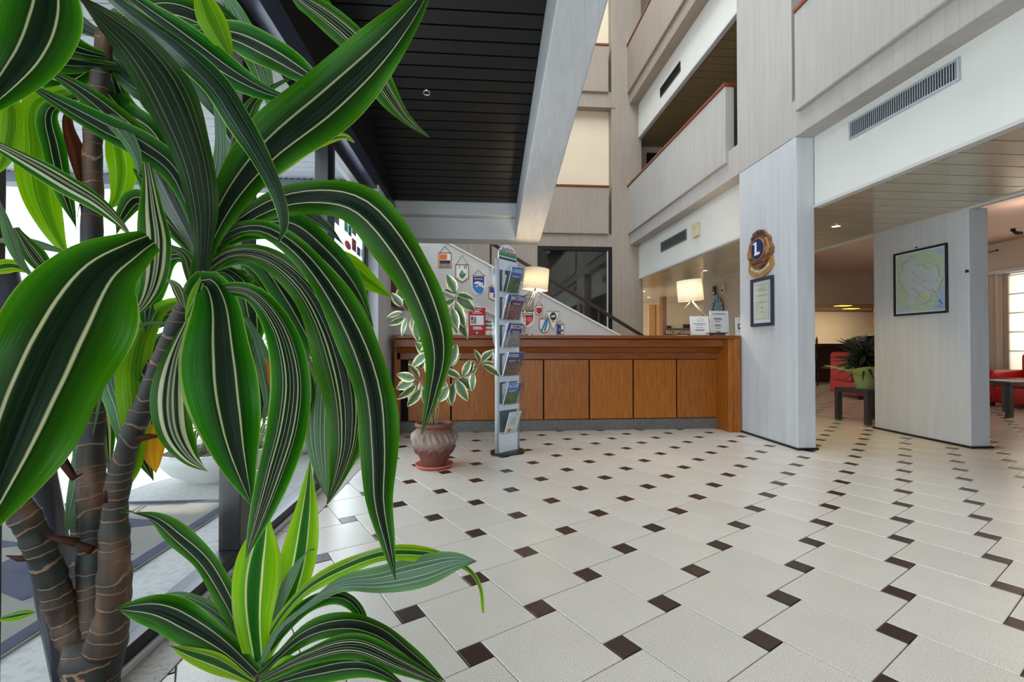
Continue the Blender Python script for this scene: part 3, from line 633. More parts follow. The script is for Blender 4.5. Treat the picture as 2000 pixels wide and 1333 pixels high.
for z_ in zz: MB().prism(z_, (0, 0, .012), (1, 0, 0), (0, 1, 0), (0, 0, 1), .002).build('navy_motif', M['carpet_navy'], cp, L)
can = struct('canopy_outside', MB().box((-6.2, -2, 3.16), (-1.22, 6.3, 3.3)), M['slat_out'], 'entrance canopy outside with pale grey slatted underside', 'canopy')
shm = MB().box((-6.2, 0, 3.12), (-1.22, .155, 3.145)).mesh('slat', M['slat_out'])
for k in range(38):
    o = bpy.data.objects.new('slat', shm); COL.objects.link(o); o.parent = can; o.location = (0, .1 + k * .163, 0)
cn = thing('cornice_outside', 'grey canopy cornice outside with a twisted rope moulding', 'cornice', (-2.6, 6.0, 3.0)); L = Vector(cn.location)
MB().box((-6, 5.95, 3.26), (-1.3, 6.2, 3.42)).box((-6, 6.0, 2.98), (-1.3, 6.2, 3.1)).box((-6, 6.06, 3.1), (-1.3, 6.2, 3.26)).build('moulding', M['cornice'], cn, L)
rp = MB()
for k in range(60): rp.tube([(-1.35 - k * .075, 6.03, 3.115), (-1.42 - k * .075, 6.03, 3.245)], .03, 6)
rp.build('rope_moulding', M['slat_out'], cn, L)['kind'] = 'stuff'
def bowl(label, c, R, n, seed):
    t = thing('planter_bowl_outside', label, 'planter', c); rnd = random.Random(seed)
    MB().lathe([(R * .45, 0), (R * .75, .07), (R * .95, .17), (R, .24), (R * .94, .24), (R * .9, .18), (0, .17)], 36).build('bowl', M['bowl'], t)
    MB().lathe([(R * .9, .20), (0, .22)], 24).build('soil', M['soil'], t)
    for k in range(n):
        a = rnd.uniform(0, 2 * PI); rr = R * .75 * math.sqrt(rnd.random()); b = Vector((rr * math.cos(a), rr * math.sin(a), .2)); a2 = rnd.uniform(0, 2 * PI); ln = rnd.uniform(.12, .3)
        o_ = Vector((math.cos(a2), math.sin(a2), 0)) * ln * rnd.uniform(.3, .8); pts = [b, b + o_ * .5 + Vector((0, 0, ln * .7)), b + o_ + Vector((0, 0, ln * .8))]
        MB().tube(pts, [.012, .01, .001], 5).build('leaf', M['yellowgreen'], t)
bowl('wide white planter bowl of spiky plants outside, the nearer one', (-1.95, 3.72, 0), .42, 46, 3)
bowl('wide white planter bowl of spiky plants outside, by the door post', (-1.68, 4.62, 0), .40, 36, 5)
fz = thing('lattice_fence_outside', 'pale lattice fence outside beyond the planters', 'fence', (-3, 8.2, 0)); L = Vector(fz.location)
for k in range(7): MB().box((-6 + k * .8, 8.18, 0), (-5.95 + k * .8, 8.23, 1.0)).build('post', M['slat_out'], fz, L)
lt = MB()
for k in range(48): lt.box((-6 + k * .1, 8.2, .35), (-5.985 + k * .1, 8.21, .95))
for k in range(7): lt.box((-6, 8.195, .35 + k * .1), (-1.2, 8.215, .362 + k * .1))
lt.build('lattice', M['slat_out'], fz, L)['kind'] = 'stuff'
for k, (x, y, r_, lb) in enumerate(((-2.7, 9.6, .7, 'hazy green bush outside behind the fence, nearest the wall'), (-4.6, 10.5, .9, 'hazy green bush outside behind the fence, farther out'), (-7.5, 9.0, 1.0, 'hazy green bush outside at the far edge'))):
    t = thing('bush_outside', lb, 'bush', (x, y, 0)); rnd = random.Random(k); m_ = MB()
    for q_ in range(500):
        v = Vector((rnd.gauss(0, 1), rnd.gauss(0, 1), rnd.gauss(0, 1))).normalized() * r_ * rnd.uniform(.6, 1); v.z = v.z * .9 + r_; a = Vector((rnd.gauss(0, 1), rnd.gauss(0, 1), rnd.gauss(0, 1))).normalized() * .07; b = a.orthogonal().normalized() * .04
        m_.add([v - a, v + b, v + a, v - b], [(0, 1, 2, 3)])
    m_.build('foliage', M['bush'], t)['kind'] = 'stuff'; MB().tube([(0, 0, 0), (0, 0, r_)], .05, 7).build('stem', M['stem'], t)

# ------------------------------------------------------------------ lounge, bar and rear office
struct('wall_right', MB().box((9.6, 7.65, 0), (9.75, 8.4, 2.95)).box((9.6, 8.4, 0), (13.4, 8.5, 2.95)).box((9.6, 7.65, 2.3), (9.75, 3.8, 2.95)).box((9.6, 3.8, 0), (9.75, 7.65, .56)).box((9.6, -3, 0), (9.75, 3.8, 2.95)), M['beige'], 'beige window wall at the right of the lounge', 'wall')
struct('wall_far', MB().box((7.4, 14.3, 0), (13.4, 14.45, 3)), M['cream'], 'cream rear wall of the bar', 'wall')
struct('wall_office', MB().box((3.3, 14.3, 0), (7.4, 14.42, 3)), M['cream'], 'cream rear wall of the back office', 'wall')
struct('wall_far_right', MB().box((13.3, 8.5, 0), (13.45, 14.4, 3)), M['beige'], 'beige side wall of the bar', 'wall')
struct('ceiling', MB().box((7.4, 11.3, 2.2), (13.4, 14.4, 2.3)), M['void'], 'dark backing over the wooden bar ceiling', 'ceiling')
cl = struct('trim_11', MB().box((7.4, 11.33, 2.17), (13.4, 11.38, 2.2)), M['barwood'], 'brown slatted ceiling over the bar', 'ceiling')
bs = MB().box((0, 11.33, 2.12), (.09, 14.28, 2.16)).mesh('slat', M['brownpost'])
for k in range(36):
    o = bpy.data.objects.new('slat', bs); COL.objects.link(o); o.parent = cl; o.location = (7.45 + k * .165, 0, 0)
for k, (x, y) in enumerate(((onY(1646, 588, 11.9).x, 11.9), (onY(1662, 596, 12.8).x, 12.8))):
    t = thing('bar_light', ('left', 'right')[k] + ' yellow strip light in the brown slatted ceiling over the bar', 'light', (x, y, 2.11))
    MB().box((-.17, -.12, -.012), (.17, .12, 0)).build('diffuser', M['barlamp'], t)
    MB().box((-.19, -.14, -.004), (.19, .14, .01)).build('frame', M['gold'], t)
light('AREA', 'bar_wall_light', (10.5, 12.9, 2.05), 45, (1, .84, .62), (math.radians(25), 0, 0), 4, .8)
light('POINT', 'lounge_fill_light', (7.2, 5.5, 2.6), 7, (1, .82, .68), size=.25)  # warm fill added to brighten the lounge, no fixture here
light('POINT', 'office_point_light', (5.6, 10.5, 1.9), 22, (1, .82, .55), size=.25)  # bare warm point light, no fixture built around it
# bar counter
t = thing('bar_counter', 'dark wooden bar counter at the back of the lounge', 'bar', (10, 12.2, 0))
MB().box((-2.4, 0, 0), (2.6, .5, 1.0)).build('body', M['barwood'], t)
MB().box((-2.45, -.12, 1.0), (2.65, .6, 1.07)).build('worktop', M['barwood'], t, bevel=.01)
for k in range(8): MB().box((-2.35 + k * .6, -.02, .08), (-1.82 + k * .6, 0, .9)).build('panel', M['barwood'], t)
t = thing('bar_machine', 'low dark machine with sloping lid standing on the bar', 'machine', (10.95, 12.4, 1.07))
MB().prism([(-.3, 0), (.45, 0), (.4, .14), (.3, .24), (.05, .22), (-.3, .1)], (0, -.15, 0), (1, 0, 0), (0, 0, 1), (0, 1, 0), .35).build('body', M['black'], t, bevel=.015)
MB().box((-.22, -.16, .05), (0, -.15, .18)).build('panel', M['greyprint'], t)
t = thing('bar_bottle', 'tiny glass bottle standing on the left of the bar', 'bottle', (9.55, 12.3, 1.07))
MB().lathe([(.03, 0), (.03, .12), (.012, .16), (.012, .2), (0, .2)], 12).build('body', M['dish'], t)
t = thing('bar_cabinet', 'dark red wall cabinet above the bar beside the map pier', 'cabinet', (12.0, 12.9, 1.55))
MB().prism([(0, 0), (.5, 0), (.5, .5), (.12, .5)], (0, 0, 0), (1, 0, 0), (0, 0, 1), (0, 1, 0), .3).build('body', M['brownpost'], t)
MB().box((.1, -.02, .5), (.5, .3, .56)).build('top', M['paper'], t)
# chair of the bar
t = thing('bar_chair', 'dark bentwood chair in front of the bar', 'chair', (8.75, 10.75, 0))
for sx in (-.2, .2):
    for sy in (-.2, .2): MB().tube([(sx * 1.1, sy * 1.1, 0), (sx, sy, .46)], .018, 7).build('leg', M['black'], t)
MB().lathe([(0, .45), (.22, .45), (.23, .47), (.22, .49), (0, .49)], 24).build('seat', M['barwood'], t)
MB().tube([(-.2, .2, .46), (-.22, .24, .8), (-.14, .26, .97), (0, .27, 1.0), (.14, .26, .97), (.22, .24, .8), (.2, .2, .46)], .017, 7).build('backrest', M['black'], t)

def armchair(label, loc, rz, w_=1.0, pillow=True):
    t = thing('armchair', label, 'armchair', loc, rz); h = w_ / 2
    def cushion(nm, a, b, bev=.06):
        o = MB().box(a, b).build(nm, M['red'], t, bevel=bev); o.modifiers['bevel'].segments = 4
        for p in o.data.polygons: p.use_smooth = True
        return o
    cushion('base', (-h, -.42, .06), (h, .42, .34), .03)
    cushion('seat', (-h + .2, -.45, .33), (h - .2, .28, .48))
    cushion('armrest', (-h, -.45, .1), (-h + .22, .40, .60)); cushion('armrest', (h - .22, -.45, .1), (h, .40, .60))
    cushion('backrest', (-h + .1, .2, .3), (h - .1, .46, .88))
    for sx in (-1, 1):
        for sy in (-1, 1): MB().box((sx * (h - .1) - .03, sy * .33 - .03, 0), (sx * (h - .1) + .03, sy * .33 + .03, .07)).build('foot', M['black'], t)
    return t
armchair('red leather armchair between the two white piers', (7.62, 8.5, 0), math.radians(75), 1.05)
armchair('red leather armchair under the lounge window at the right edge', (9.02, 6.75, 0), math.radians(-90), 1.05)
def table(label, x0, y0, x1, y1, h):
    t = thing('side_table', label, 'table', ((x0 + x1) / 2, (y0 + y1) / 2, 0)); hx, hy = (x1 - x0) / 2, (y1 - y0) / 2
    MB().box((-hx, -hy, h - .06), (hx, hy, h)).build('tabletop', M['darkwood'], t, bevel=.004)
    for sx in (-1, 1):
        for sy in (-1, 1): MB().box((sx * hx, sy * hy, 0), (sx * (hx - .06), sy * (hy - .06), h - .06)).build('leg', M['darkwood'], t)
    return t
table('dark square side table under the wrapped palm behind the map pier', 4.93, 5.48, 5.53, 6.02, .44)
table('dark side table in front of the right edge armchair', 7.42, 5.9, 8.1, 6.5, .5)
t = thing('magazine', 'pale open magazine on the table before the right edge armchair', 'magazine', (7.65, 6.2, .5), .3)
MB().box((-.14, -.1, 0), (.0, .1, .006)).box((0, -.1, 0), (.14, .1, .004)).build('pages', M['paper'], t)
# palm in green wrap on the side table
t = thing('wrapped_palm', 'dark spiky palm in pale green wrapping on the dark side table', 'plant', (5.13, 5.74, .44)); rnd = random.Random(4)
MB().lathe([(.10, 0), (.12, .1), (.14, .2), (.13, .2), (.11, .1)], 20).build('pot', M['wrap'], t)
m_ = MB(); n = 40
vs = []
for j in range(5):
    for k in range(n):
        a = 2 * PI * k / n; fl_ = j / 4; rr = .13 + fl_ * (.16 + .16 * math.cos(a - PI * 1.0) + .05 * math.sin(7 * a)); vs.append((rr * math.cos(a), rr * math.sin(a), .18 + .1 * math.sin(fl_ * 1.9) + .03 * math.sin(5 * a) * fl_))
m_.add(vs, [(j * n + k, j * n + (k + 1) % n, (j + 1) * n + (k + 1) % n, (j + 1) * n + k) for j in range(4) for k in range(n)], 0, True); m_.build('wrapping', M['wrap'], t)
MB().tube([(0, 0, .05), (0, 0, .34)], .025, 8).build('trunk', M['stem'], t)
for k in range(130):
    a = rnd.uniform(0, 2 * PI); el = rnd.uniform(-.3, 1.3); ln = rnd.uniform(.22, .46); o_ = Vector((math.cos(a) * math.cos(el), math.sin(a) * math.cos(el), math.sin(el)))
    b = Vector((0, 0, rnd.uniform(.24, .4))); MB().tube([b, b + o_ * ln * .5 + Vector((0, 0, .05)), b + o_ * ln + Vector((0, 0, -.03))], [.018, .017, .001], 4).build('leaf', M['grass_dark'], t)
# lounge window with blinds, curtain, rail
wn = thing('window_3', 'bright lounge window with pale pleated blind at the right edge', 'window', (9.6, 5.7, .56)); wn['kind'] = 'structure'; L = Vector(wn.location)
for k in range(5): MB().box((9.58, 3.9, .58 + k * .34), (9.595, 7.62, .58 + (k + 1) * .34 - .012)).build('blind_panel', M['blind'], wn, L)
for k in range(6): MB().box((9.57, 3.9, .568 + k * .34), (9.60, 7.62, .582 + k * .34)).build('blind_bar', M['dullwhite'], wn, L)
MB().box((9.6, 3.8, .56), (9.66, 3.9, 2.3)).box((9.6, 7.6, .56), (9.66, 7.65, 2.3)).build('window_frame', M['dullwhite'], wn, L)
t = thing('curtain_rail', 'long pale curtain rail above the lounge window', 'rail', (9.5, 6, 2.32))
MB().box((-.04, -2.4, 0), (.1, 2.35, .06)).build('rail', M['dullwhite'], t)
t = thing('curtain', 'pale beige curtain gathered left of the lounge window', 'curtain', (9.52, 8.0, 0)); m_ = MB(); vs = []
for k in range(41):
    vs.append((.03 * math.sin(k * 1.05), -.32 + k * .016, 0.02)); vs.append((.03 * math.sin(k * 1.05), -.32 + k * .016, 2.32))
m_.add(vs, [(2 * k, 2 * k + 2, 2 * k + 3, 2 * k + 1) for k in range(40)], 0, True); m_.build('cloth', M['curtain'], t)
t = thing('ceiling_spotlight', 'small black spotlight on the pink lounge ceiling', 'spotlight', onZ(1979, 452, 2.86))
MB().lathe([(.03, .0), (.03, .04), (0, .04)], 12).build('mount', M['black'], t); MB().tube([(0, 0, 0), (.02, -.02, -.03), (.08, -.06, -.05)], [.02, .03, .03], 10).build('head', M['black'], t)
t = thing('potted_plant', 'small leafy plant behind the right edge armchair', 'plant', (9.1, 7.75, 0)); rnd = random.Random(9)
MB().lathe([(.12, 0), (.15, .28), (.13, .28), (0, .26)], 16).build('pot', M['planter'], t)
MB().tube([(0, 0, .2), (0, 0, .5)], .015, 6).build('stem', M['stem'], t)
for k in range(26):
    a = rnd.uniform(0, 2 * PI); ln = rnd.uniform(.15, .4); b = Vector((0, 0, .45)); MB().tube([b, b + Vector((math.cos(a) * ln * .6, math.sin(a) * ln * .6, .3)), b + Vector((math.cos(a) * ln, math.sin(a) * ln, .22))], [.008, .02, .002], 5).build('leaf', M['bush'], t)
t = thing('wall_cable', 'loose dark cable hanging on the beige wall above the curtain rail', 'cable', (9.59, 8.1, 2.6))
MB().tube([(0, .25, -.12), (-.005, .12, -.06), (-.005, 0, .06), (-.005, -.12, .16), (0, -.3, .17)], .008, 6).build('wire', M['ink'], t)
MB().tube([(0, -.3, .17), (.005, -.3, .17)], .02, 8).build('clip', M['ink'], t)
# recessed downlights
for k, (px, py, lb) in enumerate(((1633, 441, 'lit recessed downlight over the passage between the two white piers'), (1377, 528, 'lit recessed downlight above the second desk lamp'), (1257, 569, 'small lit downlight far back beside the rear column'), (1268, 581, 'small lit downlight farthest back beside the rear column'), (1335, 594, 'small lit downlight far back below the second desk lamp'))):
    p = onZ(px, py, ZC - .002); t = thing('downlight', lb, 'light', p)
    MB().lathe([(.062, .004), (.062, -.01), (.045, -.012), (.044, .0)], 20).build('trim_ring', M['chrome'], t)
    MB().lathe([(.045, -.006), (0, -.008)], 20).build('lens', M['down'], t)
    if k < 2: light('SPOT', 'downlight_lamp', (p.x, p.y, p.z - .03), 55, (1, .8, .45), size=.05, spot_size=1.5, spot_blend=.9)
# rear office behind the counter
struct('wall_side_office', MB().box((4.86, 7.6, 0), (5.0, 9.57, ZC)), M['beige'], 'beige wall behind the counter carrying an ornate plate', 'wall')
t = thing('wall_plate', 'ornate blue-grey hanging plate on the wall behind the second lamp', 'plate', (4.85, 8.93, 1.74))
m_ = MB(); m_.prism(ellipse(.2, .2), (0, 0, 0), (0, 1, 0), (0, 0, 1), (-1, 0, 0), .02); m_.build('disc', M['plate'], t)
m_ = MB()
for k in range(12):
    a = 2 * PI * k / 12; m_.prism(ellipse(.045, .045, .2 * math.cos(a), .2 * math.sin(a), 10), (-.02, 0, 0), (0, 1, 0), (0, 0, 1), (-1, 0, 0), .012)
m_.prism([(-.05, .2), (.05, .2), (0, .34)], (-.01, 0, 0), (0, 1, 0), (0, 0, 1), (-1, 0, 0), .012); m_.build('scalloped_rim', M['plate'], t)
for k, (y, z) in enumerate(((9.05, 2.13), (8.72, 2.14))):
    t = thing('wall_switch', ('dark small control box high on the office wall, the left one', 'cream control box high on the office wall, the right one')[k], 'switch', (4.85, y, z))
    MB().box((-.03, -.05, -.09), (0, .05, .09)).build('housing', M['ink' if k == 0 else 'pale_plastic'], t, bevel=.006); MB().box((-.036, -.025, -.07), (-.03, .025, -.03)).build('button', M['paper' if k == 0 else 'ink'], t)
a = onY(1267, 590, 13.0); b = onY(1294, 590, 13.0)
t = thing('door_2', 'pale wooden door at the back of the office beside the rear column', 'door', ((a.x + b.x) / 2, 13.0, 0)); t['kind'] = 'structure'; hw = (b.x - a.x) / 2
MB().box((-hw, 0, 0), (hw, .05, 2.2)).build('leaf', M['doorwood'], t); MB().box((-.012, -.004, 0), (.012, 0, 2.2)).build('joint', M['brownpost'], t)
MB().box((hw - .1, -.06, 1.0), (hw - .05, 0, 1.03)).build('handle', M['chrome'], t)
a = onY(1294, 590, 12.4); b = onY(1302, 590, 12.4)
struct('door_post', MB().box((a.x, 12.4, 0), (b.x, 12.6, ZC)), M['brownpost'], 'brown wooden post at the back of the office', 'post')
for k, (p0, p1, y0_) in enumerate(((1299, 1310, 637), (1334, 1352, 634))):
    a = onY(p0, y0_, 14.28); b = onY(p1, 664, 14.28)
    t = thing('office_screen', ('dark screen at the back of the office by the brown post', 'dark screen at the back of the office behind the sign')[k], 'screen', ((a.x + b.x) / 2, 14.28, b.z))
    MB().box((-(b.x - a.x) / 2, -.05, 0), ((b.x - a.x) / 2, 0, a.z - b.z)).build('panel', M['ink'], t); MB().box((-.03, -.04, -.25), (.03, 0, 0)).build('stand', M['ink'], t)
t = thing('wall_telephone', 'white wall panel with black telephone by the rear column', 'telephone', (3.6, 10.5, 1.3))
MB().box((-.16, 0, -.3), (.16, .05, .3)).build('panel', M['paper'], t); MB().tube([(.03, -.03, .16), (.06, -.05, .05), (.03, -.03, -.06)], .03, 8).build('handset', M['black'], t)
MB().tube([(.03, -.02, -.08), (.0, -.03, -.2), (-.05, -.02, -.28)], .01, 6).build('cord', M['black'], t)
struct('wall_telephone_back', MB().box((3.34, 10.55, 0), (3.9, 10.65, ZC)), M['beige'], 'short beige wall carrying the telephone', 'wall')

# ------------------------------------------------------------------ reception counter
CY, CT = 5.46, 1.124
rc = thing('reception_counter', 'long wooden reception counter with panelled front and granite plinth', 'counter', (1.0, CY, 0)); L = Vector(rc.location)
MB().box((-.89, 5.47, .02), (2.93, 5.9, 1.07)).build('body', M['wood'], rc, L)
MB().box((-.89, 5.43, 0), (2.93, 5.5, .125)).build('plinth', M['granite'], rc, L)
pxs = [(797, 880), (882, 970), (972, 1060.5), (1062, 1149.5), (1151, 1235), (1236.5, 1319.5), (1321, 1402)]
for a, b in pxs:
    xa, xb = onY(a, 760, CY).x + .004, onY(b, 760, CY).x - .004
    MB().box((xa, 5.438, .135), (min(xb, 2.93), 5.47, .838)).build('panel', M['wood'], rc, L, .003)
MB().box((-.88, 5.458, .13), (2.93, 5.469, .85)).build('shadow_gap', M['void'], rc, L)
MB().box((-.9, 5.40, .846), (2.93, 5.5, .925)).build('frieze', M['woodh'], rc, L, .004)
MB().prism([(5.36, .925), (5.5, .925), (5.5, .985), (5.30, .985)], (-.9, 0, 0), (0, 1, 0), (0, 0, 1), (1, 0, 0), 3.83).build('frieze', M['woodh'], rc, L, .003)
MB().box((-.9, 5.24, .99), (2.93, 5.5, 1.08)).build('frieze', M['woodh'], rc, L, .004)
MB().box((-.92, 5.15, 1.086), (3.075, 5.92, CT)).build('worktop', M['woodh'], rc, L, .005)
MB().box((2.93, 5.17, 0), (3.07, 5.92, 1.086)).build('end_pillar', M['wood'], rc, L, .005)
MB().box((2.985, 5.155, 0), (3.07, 5.20, 1.086)).build('end_pillar', M['wood'], rc, L, .004)
MB().box((-.93, 5.40, 0), (-.86, 5.92, 1.086)).build('end_pillar', M['wood'], rc, L, .004)

# desk lamps
def desk_lamp(label, cpx, tilt, joint, post_bottom, y=5.62):
    c = onY(cpx[0], cpx[1], y); j = onY(joint[0], joint[1], y + .02); pb = onY(post_bottom, 655, y + .02)
    t = thing('desk_lamp', label, 'lamp', (pb.x, y, CT)); L = Vector(t.location)
    R = Matrix.Translation(c - L) @ Matrix.Rotation(tilt, 4, 'Y')
    prof = [(.155, -.13), (.150, .13), (.147, .13), (.152, -.13), (.155, -.13)]
    sh = MB().lathe(prof, 40, M4=R).build('lamp_shade', M['shade'], t)
    MB().lathe([(0, -.04), (.03, -.02), (.035, .02), (.02, .06), (0, .07)], 14, M4=R).build('bulb', M['bulb'], sh)
    b = R @ Vector((0, 0, -.14)); hub = R @ Vector((0, 0, -.02))
    MB().tube([hub, b], .012, 8).build('socket', M['chrome'], sh)
    MB().tube([b, b + (R.to_3x3() @ Vector((-.11 if tilt < 0 else .09, 0, -.09)))], .006, 6).build('handle', M['chrome'], t)
    for dx in (0, .035): MB().tube([b + Vector((dx * .6, dx * .4, .01)), j - L + Vector((dx, 0, 0))], .007, 8).build('arm', M['chrome'], t)
    MB().tube([j - L, Vector((0, .02, .015))], .009, 8).build('post', M['chrome'], t)
    MB().tube([j - L + Vector((0, -.015, 0)), j - L + Vector((0, .03, 0))], .016, 10).build('knob', M['chrome'], t)
    MB().lathe([(.085, 0), (.085, .012), (.02, .02), (0, .02)], 28).build('base', M['chrome'], t)
    light('POINT', 'lamp_light', c + Vector((0, 0, -.02)), 24, (1, .78, .5), size=.05)
desk_lamp('desk lamp with drum shade behind the brochure stand, tilted right', (1047, 546), math.radians(5.5), (1024, 611), 1024)
desk_lamp('desk lamp with drum shade beside the reception sign, tilted left', (1347.5, 568), math.radians(-5.5), (1392, 636), 1398, 5.66)

# items on the counter
t = thing('reception_sign', 'brown desk sign reading RECEPTION on the counter', 'sign', onY(1324, 655, 5.36)); t.location.z = CT
MB().prism([(0, 0), (.05, 0), (.02, .092), (.01, .092)], (-.148, -.0, 0), (0, 1, 0), (0, 0, 1), (1, 0, 0), .296).build('body', M['sign'], t)
text('RECEPTION', .056, (0, -.001, .040), (1, 0, 0), (0, .115, 1), M['sign_gold'], t, offset=-.0002)
def card(name, label, cat, px0, py0, px1, py1, y, m, extra=None, lean=.0, rz=0.0):
    a, b = onY(px0, py0, y), onY(px1, py1, y); wd, hh = b.x - a.x, a.z - CT
    t = thing(name, label, cat, ((a.x + b.x) / 2, y, CT), rz)
    up = Vector((0, lean, 1)).normalized()
    MB().prism(rect(wd, hh, 0, hh / 2), (0, 0, 0), (1, 0, 0), up, (0, 1, 0), .006).build('sheet', m, t)
    if extra: extra(t, wd, hh, up)
    return t
def bars(t, rows, m, up, d=.001, nm='print'):
    mb = MB()
    for cx, cz, w_, h_ in rows: mb.prism(rect(w_, h_, cx, cz), (0, 0, 0), (1, 0, 0), up, (0, -1, 0), d)
    return mb.build(nm, m, t)
def cert_print(t, wd, hh, up):
    bars(t, [(0, .62 * hh, .66 * wd, .010), (0, .55 * hh, .36 * wd, .007), (0, .43 * hh, .4 * wd, .007)], M['inkgrey'], up)
    bars(t, [(-.2 * wd + k * .1 * wd, .30 * hh, .06 * wd, .016) for k in range(5)], M['ink'], up)
    bars(t, [(0, .03 * hh, wd, .05 * hh)], M['green_print'], up)
    mb = MB(); mb.tube([(.15 * wd * math.cos(a), -.002, .78 * hh + .11 * hh * math.sin(a)) for a in [PI * k / 10 for k in range(11)]], .003, 4); mb.tube([(-.17 * wd, -.002, .77 * hh), (0, -.002, .735 * hh), (.17 * wd, -.002, .77 * hh)], .003, 4); mb.build('emblem', M['inkgrey'], t)
card('certificate', 'white certificate with small dome emblem standing beside the reception sign', 'certificate', 1349, 617.5, 1386, 655, 5.46, M['paper'], cert_print, .12)
def menu_print(t, wd, hh, up):
    bars(t, [(0, .88 * hh, .7 * wd, .008), (-.08 * wd, .70 * hh, .4 * wd, .010), (-.05 * wd, .65 * hh, .45 * wd, .006), (-.1 * wd, .44 * hh, .3 * wd, .010), (-.06 * wd, .39 * hh, .4 * wd, .006), (-.08 * wd, .18 * hh, .2 * wd, .010), (-.02 * wd, .14 * hh, .4 * wd, .007)], M['ink'], up)
    bars(t, [(-.1 * wd, .58 * hh, .22 * wd, .008), (-.1 * wd, .31 * hh, .22 * wd, .008)], M['red_print'], up)
    MB().prism(rect(wd + .012, hh + .01, 0, hh / 2), (0, -.006, 0), (1, 0, 0), up, (0, -1, 0), .002).build('clear_cover', M['acrylic'], t)
card('price_list', 'taller white notice in a clear holder, behind the brown dish', 'notice', 1388, 607, 1425, 655, 5.54, M['paper'], menu_print, .10)
def small_print(t, wd, hh, up):
    bars(t, [(.0, .5 * hh, .42 * wd, .3 * hh)], M['navy'], up); bars(t, [(.0, .52 * hh, .16 * wd, .14 * hh)], M['paper'], up, .002, 'print_figure')
    bars(t, [(.1 * wd, .88 * hh, .4 * wd, .005), (0, .24 * hh, .6 * wd, .007)], M['inkgrey'], up)
    MB().box((-wd * .75, -.03, 0), (-wd * .5, .01, hh + .005)).build('clear_side', M['acrylic'], t)
card('notice_card', 'small white card with a navy square at the right end of the counter', 'card', 1437, 620, 1453, 656, 5.32, M['paper'], small_print, .05)
t = thing('dish', 'shallow brown dish on a low foot in front of the white notices', 'dish', onY(1401, 655, 5.30)); t.location.z = CT
MB().lathe([(.09, 0), (.09, .004), (.085, .02), (.128, .03), (.13, .034), (.08, .032), (0, .028)], 32).build('bowl', M['dish'], t)
def red_print(t, wd, hh, up):
    bars(t, [(0, .55 * hh, .8 * wd, .34 * hh)], M['paper'], up, .002); bars(t, [(-.2 * wd, .55 * hh, .32 * wd, .26 * hh)], M['photo_grey'], up, .003, 'photo'); bars(t, [(-.3 * wd, .62 * hh, .1 * wd, .12 * hh)], M['ink'], up, .004, 'photo_detail')
    bars(t, [(0, .94 * hh, .5 * wd, .006), (0, .87 * hh, .3 * wd, .012), (0, .81 * hh, .55 * wd, .006), (.02 * wd, .30 * hh, .5 * wd, .012), (.05 * wd, .24 * hh, .55 * wd, .012), (0, .1 * hh, .1 * wd, .02)], M['paper'], up, .002, 'print_lines')
    MB().box((-wd / 2, .0, 0), (wd / 2, .05, .004)).build('foot', M['red_print'], t)
card('leaflet_holder', 'red leaflet holder with white photo on the left of the counter', 'leaflet holder', 915, 601, 948, 652, 5.45, M['red_print'], red_print, .08, -.06)
card('notice_card', 'grey-white notice on the counter behind the variegated plant', 'card', 878, 598, 902, 652, 5.52, M['paper'], lambda t, w_, h_, u: bars(t, [(0, .7 * h_, .6 * w_, .02), (0, .5 * h_, .8 * w_, .008), (0, .4 * h_, .8 * w_, .008), (0, .2 * h_, .5 * w_, .012)], M['inkgrey'], u), .06)
card('notice_card', 'narrow white booklet leaning beside the red leaflet holder', 'card', 904, 612, 914, 652, 5.55, M['paper'], lambda t, w_, h_, u: bars(t, [(0, .6 * h_, .3 * w_, .06)], M['navy'], u), .1)
st_c = onY(956, 652, 5.50)
for k, (m_, lb, hh) in enumerate((('paper', 'lowest pale booklet of the small pile right of the red leaflet holder', .05), ('orange_print', 'orange booklet in the small pile right of the red leaflet holder', .045), ('green_print', 'green booklet in the small pile right of the red leaflet holder', .045), ('photo_town', 'topmost brown booklet of the small pile right of the red leaflet holder', .045))):
    t = thing('booklet', lb, 'booklet', (st_c.x, 5.5 + .02 * k, CT + .0475 * k), .0, 'booklets piled beside the red leaflet holder')
    MB().box((-.06, -.05, 0), (.06, .06, .0475)).build('pages', M['paper'], t); MB().box((-.062, -.052, .012), (.062, -.05, .036)).build('spine_print', M[m_], t)
t = thing('desk_block', 'small black and white block behind the brochure stand on the counter', 'block', onY(1033, 652, 5.5)); t.location.z = CT
MB().box((-.045, -.02, 0), (.045, .02, .02)).build('body', M['ink'], t); MB().box((-.015, -.022, .004), (.03, -.02, .016)).build('label', M['paper'], t)

# ------------------------------------------------------------------ brochure stand
SB = onZ(991, 884, 0); SR = math.radians(40)
bs_ = thing('brochure_stand', 'tall silver brochure stand with clear pockets before the counter', 'brochure stand', (SB.x, SB.y, 0), SR)
HW = .135
MB().lathe([(.20, 0), (.20, .008), (.19, .012), (0, .012)], 40, fn=lambda a, z, r: (.0 if r == 0 else -.055 * abs(math.sin(a)) + .012 * math.sin(4 * a))).build('base', M['black'], bs_)
MB().box((-HW, -.012, .012), (HW, .012, 1.80)).build('panel', M['panel_blue'], bs_)
for sx in (-1, 1): MB().tube([(sx * HW, 0, .012), (sx * HW, 0, 1.81)], .019, 14).build('upright', M['alu'], bs_)
hd = [(-.118, 1.80), (.118, 1.80), (.118, 1.85)] + [(.118 * math.cos(PI * k / 14), 1.85 + .11 * math.sin(PI * k / 14)) for k in range(15)] + [(-.118, 1.85)]
hp = MB().prism(hd, (0, -.004, 0), (1, 0, 0), (0, 0, 1), (0, 1, 0), .01).build('header', M['paper'], bs_)
